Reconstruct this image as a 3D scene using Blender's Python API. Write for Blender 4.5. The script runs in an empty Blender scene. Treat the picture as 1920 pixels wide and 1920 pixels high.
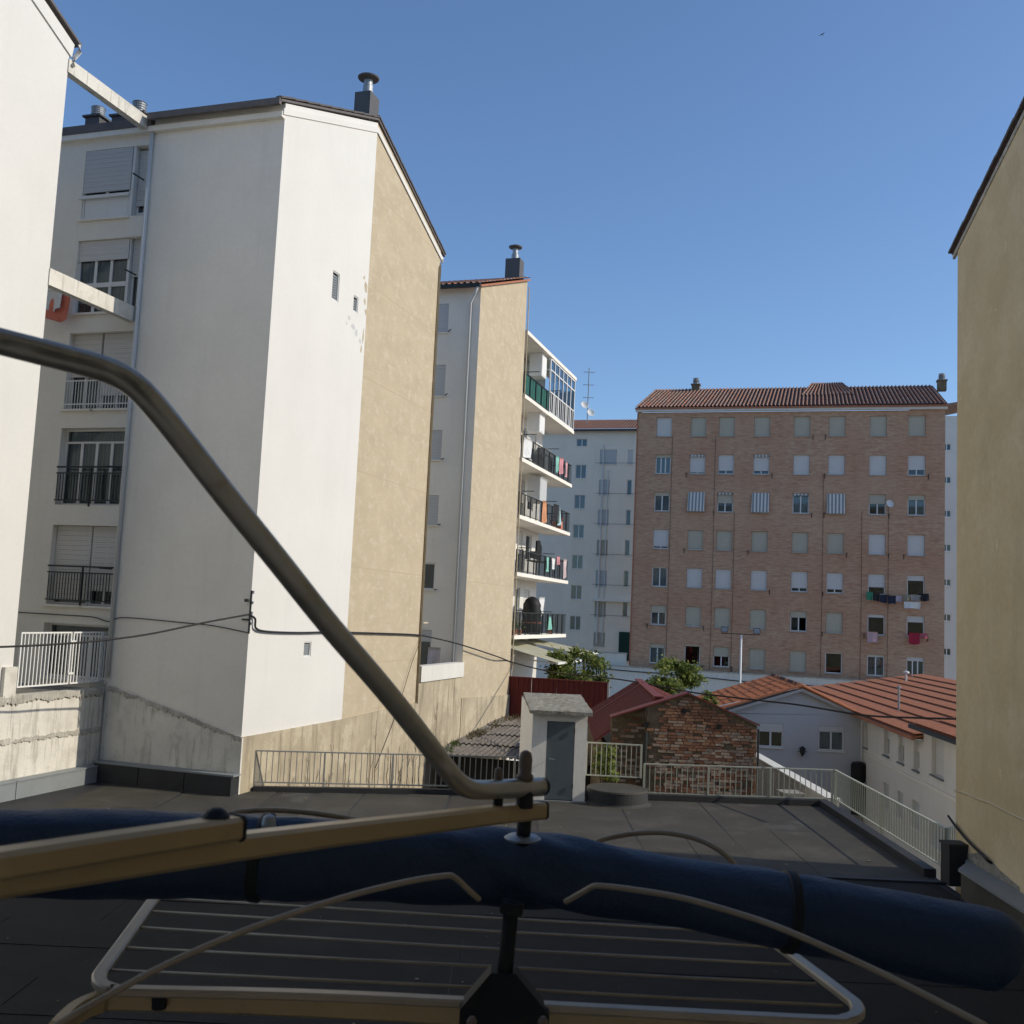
import bpy, math, random
from mathutils import Vector, Matrix
R = math.radians
rnd = random.Random(11)
S = bpy.context.scene
COL = S.collection

# ------------------------------------------------------------------ camera
FPX, HC = 1920.0, 4.4                       # focal length in photo pixels, eye height above the terrace
_uz = Vector((900.0, 19660.0, -1920.0)).normalized()      # world up seen from the camera (pitch 5.6 up, roll 2.6)
_uy = (Vector((0, 0, -1)) - _uz * (Vector((0, 0, -1)).dot(_uz))).normalized()
_ux = _uy.cross(_uz)
cam = bpy.data.cameras.new('camera')
cam.sensor_width = 36.0
cam.lens = 36.0
cam.clip_start = 0.05
cam.clip_end = 3000
cam.dof.use_dof = True
cam.dof.focus_distance = 26.0
cam.dof.aperture_fstop = 14.0
camo = bpy.data.objects.new('camera', cam)
COL.objects.link(camo)
camo.matrix_world = Matrix.Translation((0, 0, HC)) @ Matrix((_ux, _uy, _uz)).to_4x4()
S.camera = camo

# ------------------------------------------------------------------ sky and sun
SUN_EL, SUN_AZ = 31.0, 95.5                 # azimuth clockwise from +Y (straight ahead)
w = bpy.data.worlds.new('World')
S.world = w
w.use_nodes = True
nt = w.node_tree
sky = nt.nodes.new('ShaderNodeTexSky')
sky.sky_type = 'NISHITA'
sky.sun_disc = False
sky.sun_elevation = R(SUN_EL)
sky.sun_rotation = R(SUN_AZ)
sky.altitude = 0
sky.air_density = 1.0
sky.dust_density = 0.8
sky.ozone_density = 5.6
nt.nodes['Background'].inputs[1].default_value = 0.108
nt.links.new(sky.outputs[0], nt.nodes['Background'].inputs[0])
sl = bpy.data.lights.new('sun', 'SUN')
sl.energy = 2.2
sl.angle = R(0.5)
sl.color = (1.0, 0.91, 0.77)
so = bpy.data.objects.new('sun', sl)
COL.objects.link(so)
_sd = Vector((math.cos(R(SUN_EL)) * math.sin(R(SUN_AZ)), math.cos(R(SUN_EL)) * math.cos(R(SUN_AZ)), math.sin(R(SUN_EL))))
so.rotation_euler = _sd.to_track_quat('Z', 'Y').to_euler()
so.location = (60, -10, 60)
S.view_settings.view_transform = 'Standard'
S.view_settings.look = 'None'
S.view_settings.gamma = 1
S.view_settings.exposure = 0.58
S.cycles.max_bounces = 8
S.cycles.diffuse_bounces = 5
S.cycles.transparent_max_bounces = 12

# ------------------------------------------------------------------ measuring helpers (photo pixel -> place)
def ray(px, py):
    d = Vector((px - 960, 960 - py, -FPX))
    return Vector((d.dot(_ux), d.dot(_uy), d.dot(_uz)))
def onz(px, py, z):
    r = ray(px, py)
    return Vector((0, 0, HC)) + r * ((z - HC) / r.z)
def aty(px, py, Y):
    r = ray(px, py)
    return Vector((0, 0, HC)) + r * (Y / r.y)
def onpl(px, py, P, ang):
    """point (u, z) on the upright plane through P whose horizontal direction has angle ang (degrees)"""
    d = Vector((math.cos(R(ang)), math.sin(R(ang))))
    n = Vector((-d.y, d.x))
    r = ray(px, py)
    t = n.dot(Vector(P[:2])) / n.dot(r.xy)
    q = Vector((0, 0, HC)) + r * t
    return (q.xy - Vector(P[:2])).dot(d), q.z

# ------------------------------------------------------------------ materials
def mat(name, col, rough=.85, var=.12, scale=1.2, fine=18., bump=.15, bscale=60., streak=0., scol=(.1, .09, .07), sscale=3.,
        patch=None, pscale=.7, pth=.55, metal=0., spec=.3, stretch=(1, 1, 1), bands=None, psoft=.07):
    m = bpy.data.materials.new(name)
    m.use_nodes = True
    t = m.node_tree
    N, L = t.nodes, t.links
    b = N['Principled BSDF']
    b.inputs['Roughness'].default_value = rough
    b.inputs['Metallic'].default_value = metal
    b.inputs['Specular IOR Level'].default_value = spec
    tc = N.new('ShaderNodeTexCoord')
    mp = N.new('ShaderNodeMapping')
    mp.inputs['Scale'].default_value = stretch
    L.new(tc.outputs['Object'], mp.inputs['Vector'])
    def noise(sc, det=5, vec=None, rg=.6):
        n = N.new('ShaderNodeTexNoise')
        n.inputs['Scale'].default_value = sc
        n.inputs['Detail'].default_value = det
        n.inputs['Roughness'].default_value = rg
        L.new((vec or mp.outputs['Vector']), n.inputs['Vector'])
        return n
    def ramp(src, a, c, ca=(0, 0, 0, 1), cc=(1, 1, 1, 1)):
        r = N.new('ShaderNodeValToRGB')
        r.color_ramp.elements[0].position = a
        r.color_ramp.elements[0].color = ca
        r.color_ramp.elements[1].position = c
        r.color_ramp.elements[1].color = cc
        L.new(src, r.inputs[0])
        return r
    def mix(fac, a, c):
        x = N.new('ShaderNodeMix')
        x.data_type = 'RGBA'
        if isinstance(fac, float):
            x.inputs[0].default_value = fac
        else:
            L.new(fac, x.inputs[0])
        for i, v in ((6, a), (7, c)):
            if isinstance(v, tuple):
                x.inputs[i].default_value = v
            else:
                L.new(v, x.inputs[i])
        return x.outputs[2]
    def c4(c, k=1.):
        return (min(1, c[0] * k), min(1, c[1] * k), min(1, c[2] * k), 1)
    n1 = noise(scale)
    n2 = noise(fine, 4)
    out = ramp(n1.outputs[0], .3, .7, c4(col, 1 - var), c4(col, 1 + var * .7)).outputs[0]
    if patch:
        pn = noise(pscale, 7, rg=.65)
        out = mix(ramp(pn.outputs[0], pth, pth + psoft).outputs[0], out, c4(patch))
    out = mix(ramp(n2.outputs[0], .35, .75, (0, 0, 0, 1), (var * 2.2, var * 2.2, var * 2.2, 1)).outputs[0], out, c4(col, .62))
    if streak:
        mp2 = N.new('ShaderNodeMapping')
        mp2.inputs['Scale'].default_value = (sscale, sscale, sscale * .09)
        L.new(tc.outputs['Object'], mp2.inputs['Vector'])
        sn = noise(1.6, 6, mp2.outputs['Vector'], .7)
        out = mix(ramp(sn.outputs[0], .53, .68, (0, 0, 0, 1), (streak, streak, streak, 1)).outputs[0], out, c4(scol))
    if bands:                                  # (axis, period, depth, colour, share): thin flat lines in the surface
        ax, per, bc, sh = bands
        sp = N.new('ShaderNodeSeparateXYZ')
        L.new(tc.outputs['Object'], sp.inputs[0])
        mm = N.new('ShaderNodeMath'); mm.operation = 'MODULO'; mm.inputs[1].default_value = per
        ad = N.new('ShaderNodeMath'); ad.operation = 'ADD'; ad.inputs[1].default_value = 100 * per
        L.new(sp.outputs[ax], ad.inputs[0]); L.new(ad.outputs[0], mm.inputs[0])
        lt = N.new('ShaderNodeMath'); lt.operation = 'LESS_THAN'; lt.inputs[1].default_value = per * sh
        L.new(mm.outputs[0], lt.inputs[0])
        out = mix(lt.outputs[0], out, c4(bc))
    L.new(out, b.inputs['Base Color'])
    if bump:
        bn = noise(bscale, 4)
        bp = N.new('ShaderNodeBump')
        bp.inputs['Strength'].default_value = bump
        bp.inputs['Distance'].default_value = .02
        L.new(bn.outputs[0], bp.inputs['Height'])
        L.new(bp.outputs[0], b.inputs['Normal'])
    return m

def brickmat(name):
    m = bpy.data.materials.new(name)
    m.use_nodes = True
    t = m.node_tree
    N, L = t.nodes, t.links
    b = N['Principled BSDF']
    b.inputs['Roughness'].default_value = .9
    tc = N.new('ShaderNodeTexCoord')
    sp = N.new('ShaderNodeSeparateXYZ'); L.new(tc.outputs['Object'], sp.inputs[0])
    cb = N.new('ShaderNodeCombineXYZ'); L.new(sp.outputs[0], cb.inputs[0]); L.new(sp.outputs[2], cb.inputs[1])
    br = N.new('ShaderNodeTexBrick')
    br.inputs['Scale'].default_value = 1.0
    br.inputs['Brick Width'].default_value = .26
    br.inputs['Row Height'].default_value = .07
    br.inputs['Mortar Size'].default_value = .008
    br.inputs['Mortar Smooth'].default_value = .2
    br.inputs['Bias'].default_value = -.1
    br.inputs['Color1'].default_value = (.42, .225, .145, 1)
    br.inputs['Color2'].default_value = (.54, .37, .24, 1)
    br.inputs['Mortar'].default_value = (.50, .375, .25, 1)
    L.new(cb.outputs[0], br.inputs['Vector'])
    def noise(sc, st=(1, 1, 1)):
        mp = N.new('ShaderNodeMapping'); mp.inputs['Scale'].default_value = st
        L.new(tc.outputs['Object'], mp.inputs['Vector'])
        n = N.new('ShaderNodeTexNoise'); n.inputs['Scale'].default_value = sc; n.inputs['Detail'].default_value = 5
        L.new(mp.outputs[0], n.inputs['Vector'])
        return n.outputs[0]
    def mix(f, a, c, lo, hi, k):
        r = N.new('ShaderNodeValToRGB')
        r.color_ramp.elements[0].position = lo; r.color_ramp.elements[1].position = hi
        r.color_ramp.elements[1].color = (k, k, k, 1)
        L.new(f, r.inputs[0])
        x = N.new('ShaderNodeMix'); x.data_type = 'RGBA'
        L.new(r.outputs[0], x.inputs[0]); L.new(a, x.inputs[6]); x.inputs[7].default_value = c
        return x.outputs[2]
    o = mix(noise(.28), br.outputs[0], (.44, .23, .14, 1), .42, .62, .55)
    o = mix(noise(1.9, (.7, 1, 4)), o, (.29, .14, .09, 1), .5, .66, .5)
    o = mix(noise(2.6, (.7, 1, 4.5)), o, (.57, .41, .28, 1), .52, .68, .5)
    o = mix(noise(.16), o, (.53, .355, .235, 1), .5, .7, .5)
    L.new(o, b.inputs['Base Color'])
    return m

def glassmat():
    m = bpy.data.materials.new('window_glass')
    m.use_nodes = True
    t = m.node_tree
    N, L = t.nodes, t.links
    N.remove(N['Principled BSDF'])
    tr = N.new('ShaderNodeBsdfTransparent'); tr.inputs[0].default_value = (.62, .68, .7, 1)
    gl = N.new('ShaderNodeBsdfGlossy'); gl.inputs['Roughness'].default_value = .03; gl.inputs[0].default_value = (.9, .95, 1, 1)
    lw = N.new('ShaderNodeLayerWeight'); lw.inputs[0].default_value = .25
    mr = N.new('ShaderNodeMath'); mr.operation = 'MULTIPLY_ADD'; mr.inputs[1].default_value = .7; mr.inputs[2].default_value = .06
    L.new(lw.outputs[0], mr.inputs[0])
    mx = N.new('ShaderNodeMixShader')
    L.new(mr.outputs[0], mx.inputs[0]); L.new(tr.outputs[0], mx.inputs[1]); L.new(gl.outputs[0], mx.inputs[2])
    L.new(mx.outputs[0], N['Material Output'].inputs[0])
    return m

M = {}
M['white'] = mat('dimmed_white_plaster', (.705, .69, .645), var=.04, scale=.5, fine=9, bump=.12, streak=.12, scol=(.55, .53, .49), sscale=1.2)  # white plaster toned down for the sunlit faces
M['white_lift'] = mat('lifted_white_plaster', (.84, .795, .70), var=.06, scale=.6, fine=9, bump=.15, streak=.13, scol=(.5, .48, .44), sscale=1.5)  # same white plaster, lightened to brighten the faces in shade
M['stained'] = mat('stained_plaster', (.72, .69, .61), var=.10, scale=1.6, bump=.4, bscale=25, streak=.62, scol=(.24, .22, .18), sscale=4.5, patch=(.55, .52, .45), pscale=2.2, pth=.5, psoft=.2)
M['hutwhite'] = mat('hut_whitewash', (.88, .85, .78), var=.06, scale=2, fine=14, bump=.3, bscale=30, streak=.15, scol=(.5, .47, .4), sscale=4)
M['flakegrey'] = mat('weathered_undercoat', (.58, .58, .57), var=.15, scale=6, bump=.3)
M['tanpale'] = mat('tan_repair_pale', (.55, .47, .335), var=.12, scale=5, bump=.3)
M['tandark'] = mat('tan_repair_dark', (.43, .35, .23), var=.12, scale=5, bump=.3)
M['grime'] = mat('grimy_ledge', (.49, .465, .40), var=.3, scale=4, bump=.6, bscale=18, patch=(.58, .55, .48), pscale=4, pth=.56)
M['tan'] = mat('tan_render', (.50, .418, .287), var=.09, scale=.8, fine=10, bump=.35, bscale=30, patch=(.57, .495, .37), pscale=2.2, pth=.5, psoft=.2, streak=.14, scol=(.44, .355, .235), sscale=1.3, stretch=(1, 1, 1.7), bands=(2, 2.72, (.45, .365, .24), .012))
M['tan_shade'] = mat('ochre_render', (.64, .505, .29), var=.10, scale=.6, fine=9, bump=.35, bscale=24, patch=(.74, .61, .39), pscale=.9, pth=.42, psoft=.28, streak=.28, scol=(.50, .405, .25), sscale=.8)
M['ochpale'] = mat('ochre_repair_pale', (.73, .60, .37), var=.12, scale=5, bump=.3)
M['ochdark'] = mat('ochre_repair_dark', (.59, .45, .24), var=.12, scale=5, bump=.3)
M['base'] = mat('stained_base_render', (.47, .40, .28), var=.18, scale=1.1, bump=.4, bscale=22, streak=.8, scol=(.17, .14, .09), sscale=2.2, patch=(.55, .48, .34), pscale=1.2, pth=.52)
M['brick'] = brickmat('brick_facade')
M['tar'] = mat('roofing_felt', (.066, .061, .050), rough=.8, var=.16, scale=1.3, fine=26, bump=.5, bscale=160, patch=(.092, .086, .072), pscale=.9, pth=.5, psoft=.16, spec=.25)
M['tar2'] = mat('roofing_felt_worn', (.058, .0535, .045), rough=.8, var=.2, scale=1.9, fine=22, bump=.5, bscale=150, patch=(.088, .085, .079), pscale=.8, pth=.54, spec=.25)
M['tarshade'] = mat('shade_toned_felt', (.024, .0225, .020), rough=.85, var=.22, scale=1.6, fine=24, bump=.5, bscale=150, patch=(.031, .029, .026), pscale=.7, pth=.54, spec=.2)  # felt colour darkened to deepen the shade on the near deck
M['tardark'] = mat('dark_roofing_felt', (.035, .036, .038), rough=.6, var=.2, scale=2, bump=.5, bscale=90, spec=.35)
M['flash'] = mat('grey_flashing', (.24, .26, .265), rough=.5, var=.08, scale=2, bump=.05)
M['rail'] = mat('pale_green_rail_paint', (.42, .435, .36), rough=.5, var=.08, scale=3, bump=.03, patch=(.40, .38, .31), pscale=6, pth=.66)
M['galv'] = mat('galvanised_rail', (.36, .36, .33), rough=.5, var=.12, scale=3, bump=.05, metal=.2)
M['whitepaint'] = mat('white_paint', (.78, .78, .75), rough=.5, var=.03, bump=.03)
M['frame'] = mat('white_window_frame', (.74, .74, .71), rough=.45, var=.03, bump=0)
M['shut_w'] = mat('white_roller_shutter', (.66, .645, .61), rough=.5, var=.03, bump=0, bands=(2, .05, (.46, .455, .44), .16))
M['shut_t'] = mat('beige_roller_shutter', (.50, .465, .365), rough=.6, var=.04, bump=0, bands=(2, .05, (.39, .36, .285), .16))
M['shut_g'] = mat('grey_roller_shutter', (.54, .55, .54), rough=.5, var=.03, bump=0, bands=(2, .06, (.42, .43, .42), .16))
M['curtain'] = mat('net_curtain', (.62, .61, .57), rough=.95, var=.06, bump=0, bands=(0, .11, (.44, .43, .40), .35))
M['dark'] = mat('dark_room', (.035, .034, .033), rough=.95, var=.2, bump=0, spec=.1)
M['glass'] = glassmat()
M['darkiron'] = mat('dark_iron', (.045, .05, .05), rough=.5, var=.15, bump=.05, metal=.3)
M['cable'] = mat('black_cable', (.025, .024, .023), rough=.6, var=.2, bump=0)
M['zinc'] = mat('dull_zinc', (.34, .36, .37), rough=.45, var=.12, scale=5, bump=.05, metal=.5)
M['pipe'] = mat('grey_pvc_pipe', (.62, .63, .62), rough=.5, var=.05, bump=.02)
M['chim'] = mat('dark_chimney_render', (.115, .115, .12), rough=.85, var=.12, bump=.2)
M['roofdark'] = mat('dark_roof_edge', (.15, .135, .13), rough=.8, var=.15, scale=4, bump=.3)
M['tile_old'] = mat('old_clay_tile', (.27, .165, .125), rough=.9, var=.3, scale=5, fine=30, bump=.3, patch=(.44, .33, .27), pscale=7, pth=.5)
M['tile_or'] = mat('orange_clay_tile', (.52, .195, .09), rough=.85, var=.22, scale=4, fine=20, bump=.3, patch=(.42, .145, .07), pscale=5, pth=.55)
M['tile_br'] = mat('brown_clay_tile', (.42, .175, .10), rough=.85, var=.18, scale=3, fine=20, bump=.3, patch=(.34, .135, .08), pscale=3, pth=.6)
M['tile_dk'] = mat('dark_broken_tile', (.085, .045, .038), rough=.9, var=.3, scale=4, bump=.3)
M['redmetal'] = mat('red_sheet_metal', (.15, .034, .030), rough=.65, var=.14, scale=1.5, bump=.04, spec=.15, patch=(.125, .034, .03), pscale=1.1, pth=.6)
M['redtrim'] = mat('red_trim_paint', (.19, .045, .038), rough=.5, var=.12, bump=.05)
M['asb'] = mat('weathered_fibre_cement', (.185, .165, .14), rough=.95, var=.3, scale=3, fine=22, bump=.6, bscale=40, patch=(.11, .09, .07), pscale=2.2, pth=.53)
M['concrete'] = mat('mossy_concrete', (.31, .295, .25), rough=.95, var=.3, scale=5, fine=28, bump=.8, bscale=30, patch=(.19, .175, .13), pscale=6, pth=.54)
M['bluegrey'] = mat('grey_door_paint', (.125, .15, .165), rough=.55, var=.1, scale=2, bump=.05)
M['greywall'] = mat('blue_grey_house_paint', (.53, .53, .535), var=.04, scale=.6, bump=.12)
M['whitehouse'] = mat('off_white_house_render', (.74, .71, .64), var=.06, scale=.7, bump=.2, streak=.12, scol=(.36, .35, .32))
M['podium'] = mat('cream_boundary_render', (.70, .68, .61), var=.08, scale=.5, bump=.15, streak=.25, scol=(.4, .38, .33))
M['mortar'] = mat('brown_mortar', (.20, .155, .105), rough=.95, var=.35, scale=3.5, fine=22, bump=1., bscale=22, patch=(.34, .28, .21), pscale=2.5, pth=.56)
BR = [mat('brick_red', (.31, .15, .09), var=.22, scale=3, fine=30, bump=.4), mat('brick_dark', (.23, .115, .075), var=.2, scale=3, fine=30, bump=.4),
      mat('brick_orange', (.37, .20, .12), var=.2, scale=3, fine=30, bump=.4), mat('brick_chalky', (.42, .33, .255), var=.22, scale=6, fine=30, bump=.5, patch=(.33, .2, .14), pscale=9, pth=.56),
      mat('brick_pale', (.38, .27, .20), var=.22, scale=4, fine=30, bump=.5)]
M['leaf'] = mat('green_leaf', (.13, .19, .05), rough=.6, var=.35, scale=1.3, bump=0, spec=.3)
M['leaf2'] = mat('yellow_green_leaf', (.29, .33, .08), rough=.6, var=.3, scale=2, bump=0, spec=.3)
for k_ in ('leaf', 'leaf2'):
    t_ = M[k_].node_tree; b_ = t_.nodes['Principled BSDF']
    tl = t_.nodes.new('ShaderNodeBsdfTranslucent'); mx_ = t_.nodes.new('ShaderNodeMixShader'); mx_.inputs[0].default_value = .35
    src_ = b_.inputs['Base Color'].links[0].from_socket
    t_.links.new(src_, tl.inputs[0]); t_.links.new(b_.outputs[0], mx_.inputs[1]); t_.links.new(tl.outputs[0], mx_.inputs[2]); t_.links.new(mx_.outputs[0], t_.nodes['Material Output'].inputs[0])
M['bark'] = mat('bark', (.10, .075, .055), var=.3, scale=6, bump=.6)
M['straw'] = mat('dry_grass', (.24, .19, .09), var=.3, scale=4, bump=0)
M['ground'] = mat('yard_ground', (.32, .29, .24), var=.25, scale=.3, bump=.3, bscale=10)
M['gold'] = mat('tarnished_gold_paint', (.44, .31, .15), rough=.38, var=.10, scale=9, bump=.05, bscale=90, metal=.25, spec=.5, patch=(.33, .23, .11), pscale=14, pth=.62)
M['armgold'] = mat('tarnished_arm_metal', (.48, .43, .35), rough=.28, var=.16, scale=6, fine=40, bump=.05, bscale=120, metal=.55, spec=.5, patch=(.33, .27, .19), pscale=16, pth=.58, psoft=.12)
M['steelgold'] = mat('champagne_steel', (.40, .32, .22), rough=.36, var=.14, scale=14, bump=.04, metal=.2, spec=.5)
M['blue'] = mat('navy_vinyl', (.010, .027, .060), rough=.5, var=.2, scale=5, fine=60, bump=.22, bscale=130, spec=.45)
M['black'] = mat('black_rubber', (.012, .012, .012), rough=.6, var=.2, bump=.05)
M['cream'] = mat('cream_wire', (.36, .28, .19), rough=.4, var=.08, bump=0, metal=.2)
M['bolt'] = mat('brown_plastic_cap', (.17, .12, .085), rough=.45, var=.12, scale=20, bump=.1)
M['awning'] = mat('olive_canvas', (.40, .385, .28), rough=.9, var=.1, scale=2, bump=.2)
M['green'] = mat('green_panel', (.05, .22, .17), rough=.5, var=.1, scale=2, bump=0)
M['stripe'] = mat('striped_canvas', (.66, .65, .62), rough=.9, var=.04, bump=0, bands=(0, .24, (.24, .255, .25), .5))
def cloth(n, c):
    if n not in M:
        M[n] = mat(n, c, rough=.95, var=.12, scale=6, bump=.2, bscale=30)
    return M[n]

# ------------------------------------------------------------------ mesh helpers
CACHE = {}
class MB:
    def __init__(s):
        s.v, s.f, s.m = [], [], []
    def poly(s, pts, m=0):
        k = len(s.v)
        s.v += [tuple(p) for p in pts]
        s.f.append(tuple(range(k, k + len(pts))))
        s.m.append(m)
    def box(s, x0, x1, y0, y1, z0, z1, m=0):
        s.hexa([(x0, y0, z0), (x1, y0, z0), (x1, y1, z0), (x0, y1, z0), (x0, y0, z1), (x1, y0, z1), (x1, y1, z1), (x0, y1, z1)], m)
        return s
    def hexa(s, p, m=0):
        k = len(s.v)
        s.v += [tuple(q) for q in p]
        for f in ((0, 3, 2, 1), (4, 5, 6, 7), (0, 1, 5, 4), (1, 2, 6, 5), (2, 3, 7, 6), (3, 0, 4, 7)):
            s.f.append(tuple(k + i for i in f)); s.m.append(m)
        return s
    def prism(s, pts, off, m=0):
        """pts: 3D outline, extruded by the vector off"""
        off = Vector(off)
        n = len(pts); k = len(s.v)
        s.v += [tuple(p) for p in pts] + [tuple(Vector(p) + off) for p in pts]
        s.f.append(tuple(k + i for i in range(n))[::-1]); s.m.append(m)
        s.f.append(tuple(k + n + i for i in range(n))); s.m.append(m)
        for i in range(n):
            j = (i + 1) % n
            s.f.append((k + i, k + j, k + n + j, k + n + i)); s.m.append(m)
        return s
    def sweep(s, pts, prof, m=0, caps=True, up=Vector((0, 0, 1)), scales=None):
        pts = [Vector(p) for p in pts]
        n = len(prof); k = len(s.v)
        for i, p in enumerate(pts):
            a = pts[max(0, i - 1)]; c = pts[min(len(pts) - 1, i + 1)]
            t = (c - a).normalized()
            u = up if abs(t.dot(up)) < .97 else Vector((0, 1, 0))
            x = t.cross(u).normalized(); y = x.cross(t).normalized()
            sc = scales[i] if scales else 1.
            s.v += [tuple(p + (x * q[0] + y * q[1]) * sc) for q in prof]
        for i in range(len(pts) - 1):
            for j in range(n):
                j2 = (j + 1) % n
                s.f.append((k + i * n + j, k + i * n + j2, k + (i + 1) * n + j2, k + (i + 1) * n + j)); s.m.append(m)
        if caps:
            s.f.append(tuple(k + j for j in range(n))[::-1]); s.m.append(m)
            e = k + (len(pts) - 1) * n
            s.f.append(tuple(e + j for j in range(n))); s.m.append(m)
        return s
    def tube(s, pts, r, n=8, m=0, scales=None):
        return s.sweep(pts, [(r * math.cos(2 * math.pi * i / n), r * math.sin(2 * math.pi * i / n)) for i in range(n)], m, True, scales=scales)
    def lathe(s, prof, c=(0, 0, 0), n=20, m=0):
        k = len(s.v)
        for r, z in prof:
            for i in range(n):
                a = 2 * math.pi * i / n
                s.v.append((c[0] + r * math.cos(a), c[1] + r * math.sin(a), c[2] + z))
        for i in range(len(prof) - 1):
            for j in range(n):
                j2 = (j + 1) % n
                s.f.append((k + i * n + j, k + i * n + j2, k + (i + 1) * n + j2, k + (i + 1) * n + j)); s.m.append(m)
        s.f.append(tuple(k + j for j in range(n))[::-1]); s.m.append(m)
        e = k + (len(prof) - 1) * n
        s.f.append(tuple(e + j for j in range(n))); s.m.append(m)
        return s
    def mesh(s, name, mats, smooth=False):
        me = bpy.data.meshes.new(name)
        me.from_pydata(s.v, [], s.f)
        for x in (mats if isinstance(mats, (list, tuple)) else [mats]):
            me.materials.append(x)
        me.polygons.foreach_set('material_index', s.m)
        if smooth:
            me.polygons.foreach_set('use_smooth', [True] * len(s.f))
        me.update()
        return me
    def build(s, name, mats, par=None, loc=None, rz=0, smooth=False, kind=None):
        o = bpy.data.objects.new(name, s.mesh(name, mats, smooth))
        return put(o, par, loc, rz, kind)
def put(o, par=None, loc=None, rz=0, kind=None):
    COL.objects.link(o)
    if par is not None:
        o.parent = par
    if loc is not None:
        o.location = loc
    o.rotation_euler = (0, 0, R(rz))
    if kind:
        o['kind'] = kind
    return o
def shared(key, name, fn, mats, par, loc=(0, 0, 0), rz=0, smooth=False):
    if key not in CACHE:
        mb = MB(); fn(mb); CACHE[key] = mb.mesh(name, mats, smooth)
    return put(bpy.data.objects.new(name, CACHE[key]), par, loc, rz)
def tag(o, label, cat, group=None):
    o['label'] = label; o['category'] = cat
    if group: o['group'] = group
    return o
def thing(name, label, cat, loc=(0, 0, 0), rz=0, group=None):
    o = bpy.data.objects.new(name, None)
    o.empty_display_size = .2
    put(o, None, loc, rz)
    return tag(o, label, cat, group)
def smooth(pts, k=6):
    pts = [Vector(p) for p in pts]
    out = []
    for i in range(len(pts) - 1):
        p0, p1, p2, p3 = pts[max(0, i - 1)], pts[i], pts[i + 1], pts[min(len(pts) - 1, i + 2)]
        for j in range(k):
            t = j / k
            out.append(.5 * ((2 * p1) + (p2 - p0) * t + (2 * p0 - 5 * p1 + 4 * p2 - p3) * t * t + (3 * p1 - p0 - 3 * p2 + p3) * t ** 3))
    return out + [pts[-1]]
def rrect(w, h, b):
    return [(w - b, -h), (w, -h + b), (w, h - b), (w - b, h), (-w + b, h), (-w, h - b), (-w, -h + b), (-w + b, -h)]

def ragged(mb, A, B, top, bot, proud, n, jt, jb, seed=1):
    """crumbled strip standing proud of a wall between A and B (3D), uneven upper and lower edge; proud = horizontal vector"""
    r2 = random.Random(seed); A, B, pv = Vector(A), Vector(B), Vector(proud)
    k = len(mb.v); a = b = 0.
    for i in range(n + 1):
        p = A.lerp(B, i / n); a = a * .7 + r2.uniform(-jt, jt) * .6; b = b * .7 + r2.uniform(-jb, jb) * .6; o = pv * r2.uniform(.6, 1.2)
        U, D = p + Vector((0, 0, top + a)), p + Vector((0, 0, -bot + b))
        mb.v += [tuple(U), tuple(U + o * .8), tuple(D + o), tuple(D)]
    for i in range(n):
        for j in range(3):
            mb.f.append((k + i * 4 + j, k + i * 4 + j + 1, k + i * 4 + j + 5, k + i * 4 + j + 4)); mb.m.append(0)

def facade(par, name, loc, rz, wd, ht, holes, mats, depth=.22, room=.9):
    """upright wall face, x to the right, y into the building; holes (x0,x1,z0,z1) get reveals and a dark room behind"""
    mb = MB()
    us = sorted({0, wd} | {h[0] for h in holes} | {h[1] for h in holes})
    zs = sorted({0, ht} | {h[2] for h in holes} | {h[3] for h in holes})
    for a, b in zip(us, us[1:]):
        for c, d in zip(zs, zs[1:]):
            um, zm = (a + b) / 2, (c + d) / 2
            if any(h[0] < um < h[1] and h[2] < zm < h[3] for h in holes):
                continue
            mb.poly([(a, 0, c), (b, 0, c), (b, 0, d), (a, 0, d)])
    for x0, x1, z0, z1 in holes:
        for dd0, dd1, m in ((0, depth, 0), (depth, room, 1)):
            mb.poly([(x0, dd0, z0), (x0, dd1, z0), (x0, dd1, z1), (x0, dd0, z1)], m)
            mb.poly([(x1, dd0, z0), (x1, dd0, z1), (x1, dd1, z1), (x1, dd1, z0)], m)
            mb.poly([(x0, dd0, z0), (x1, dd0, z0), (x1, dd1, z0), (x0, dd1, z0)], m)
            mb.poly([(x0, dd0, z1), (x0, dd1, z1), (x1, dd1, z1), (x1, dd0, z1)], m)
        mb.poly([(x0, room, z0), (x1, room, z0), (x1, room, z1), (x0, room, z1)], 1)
    return mb.build(name, [mats, M['dark']], par, loc, rz)

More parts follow.
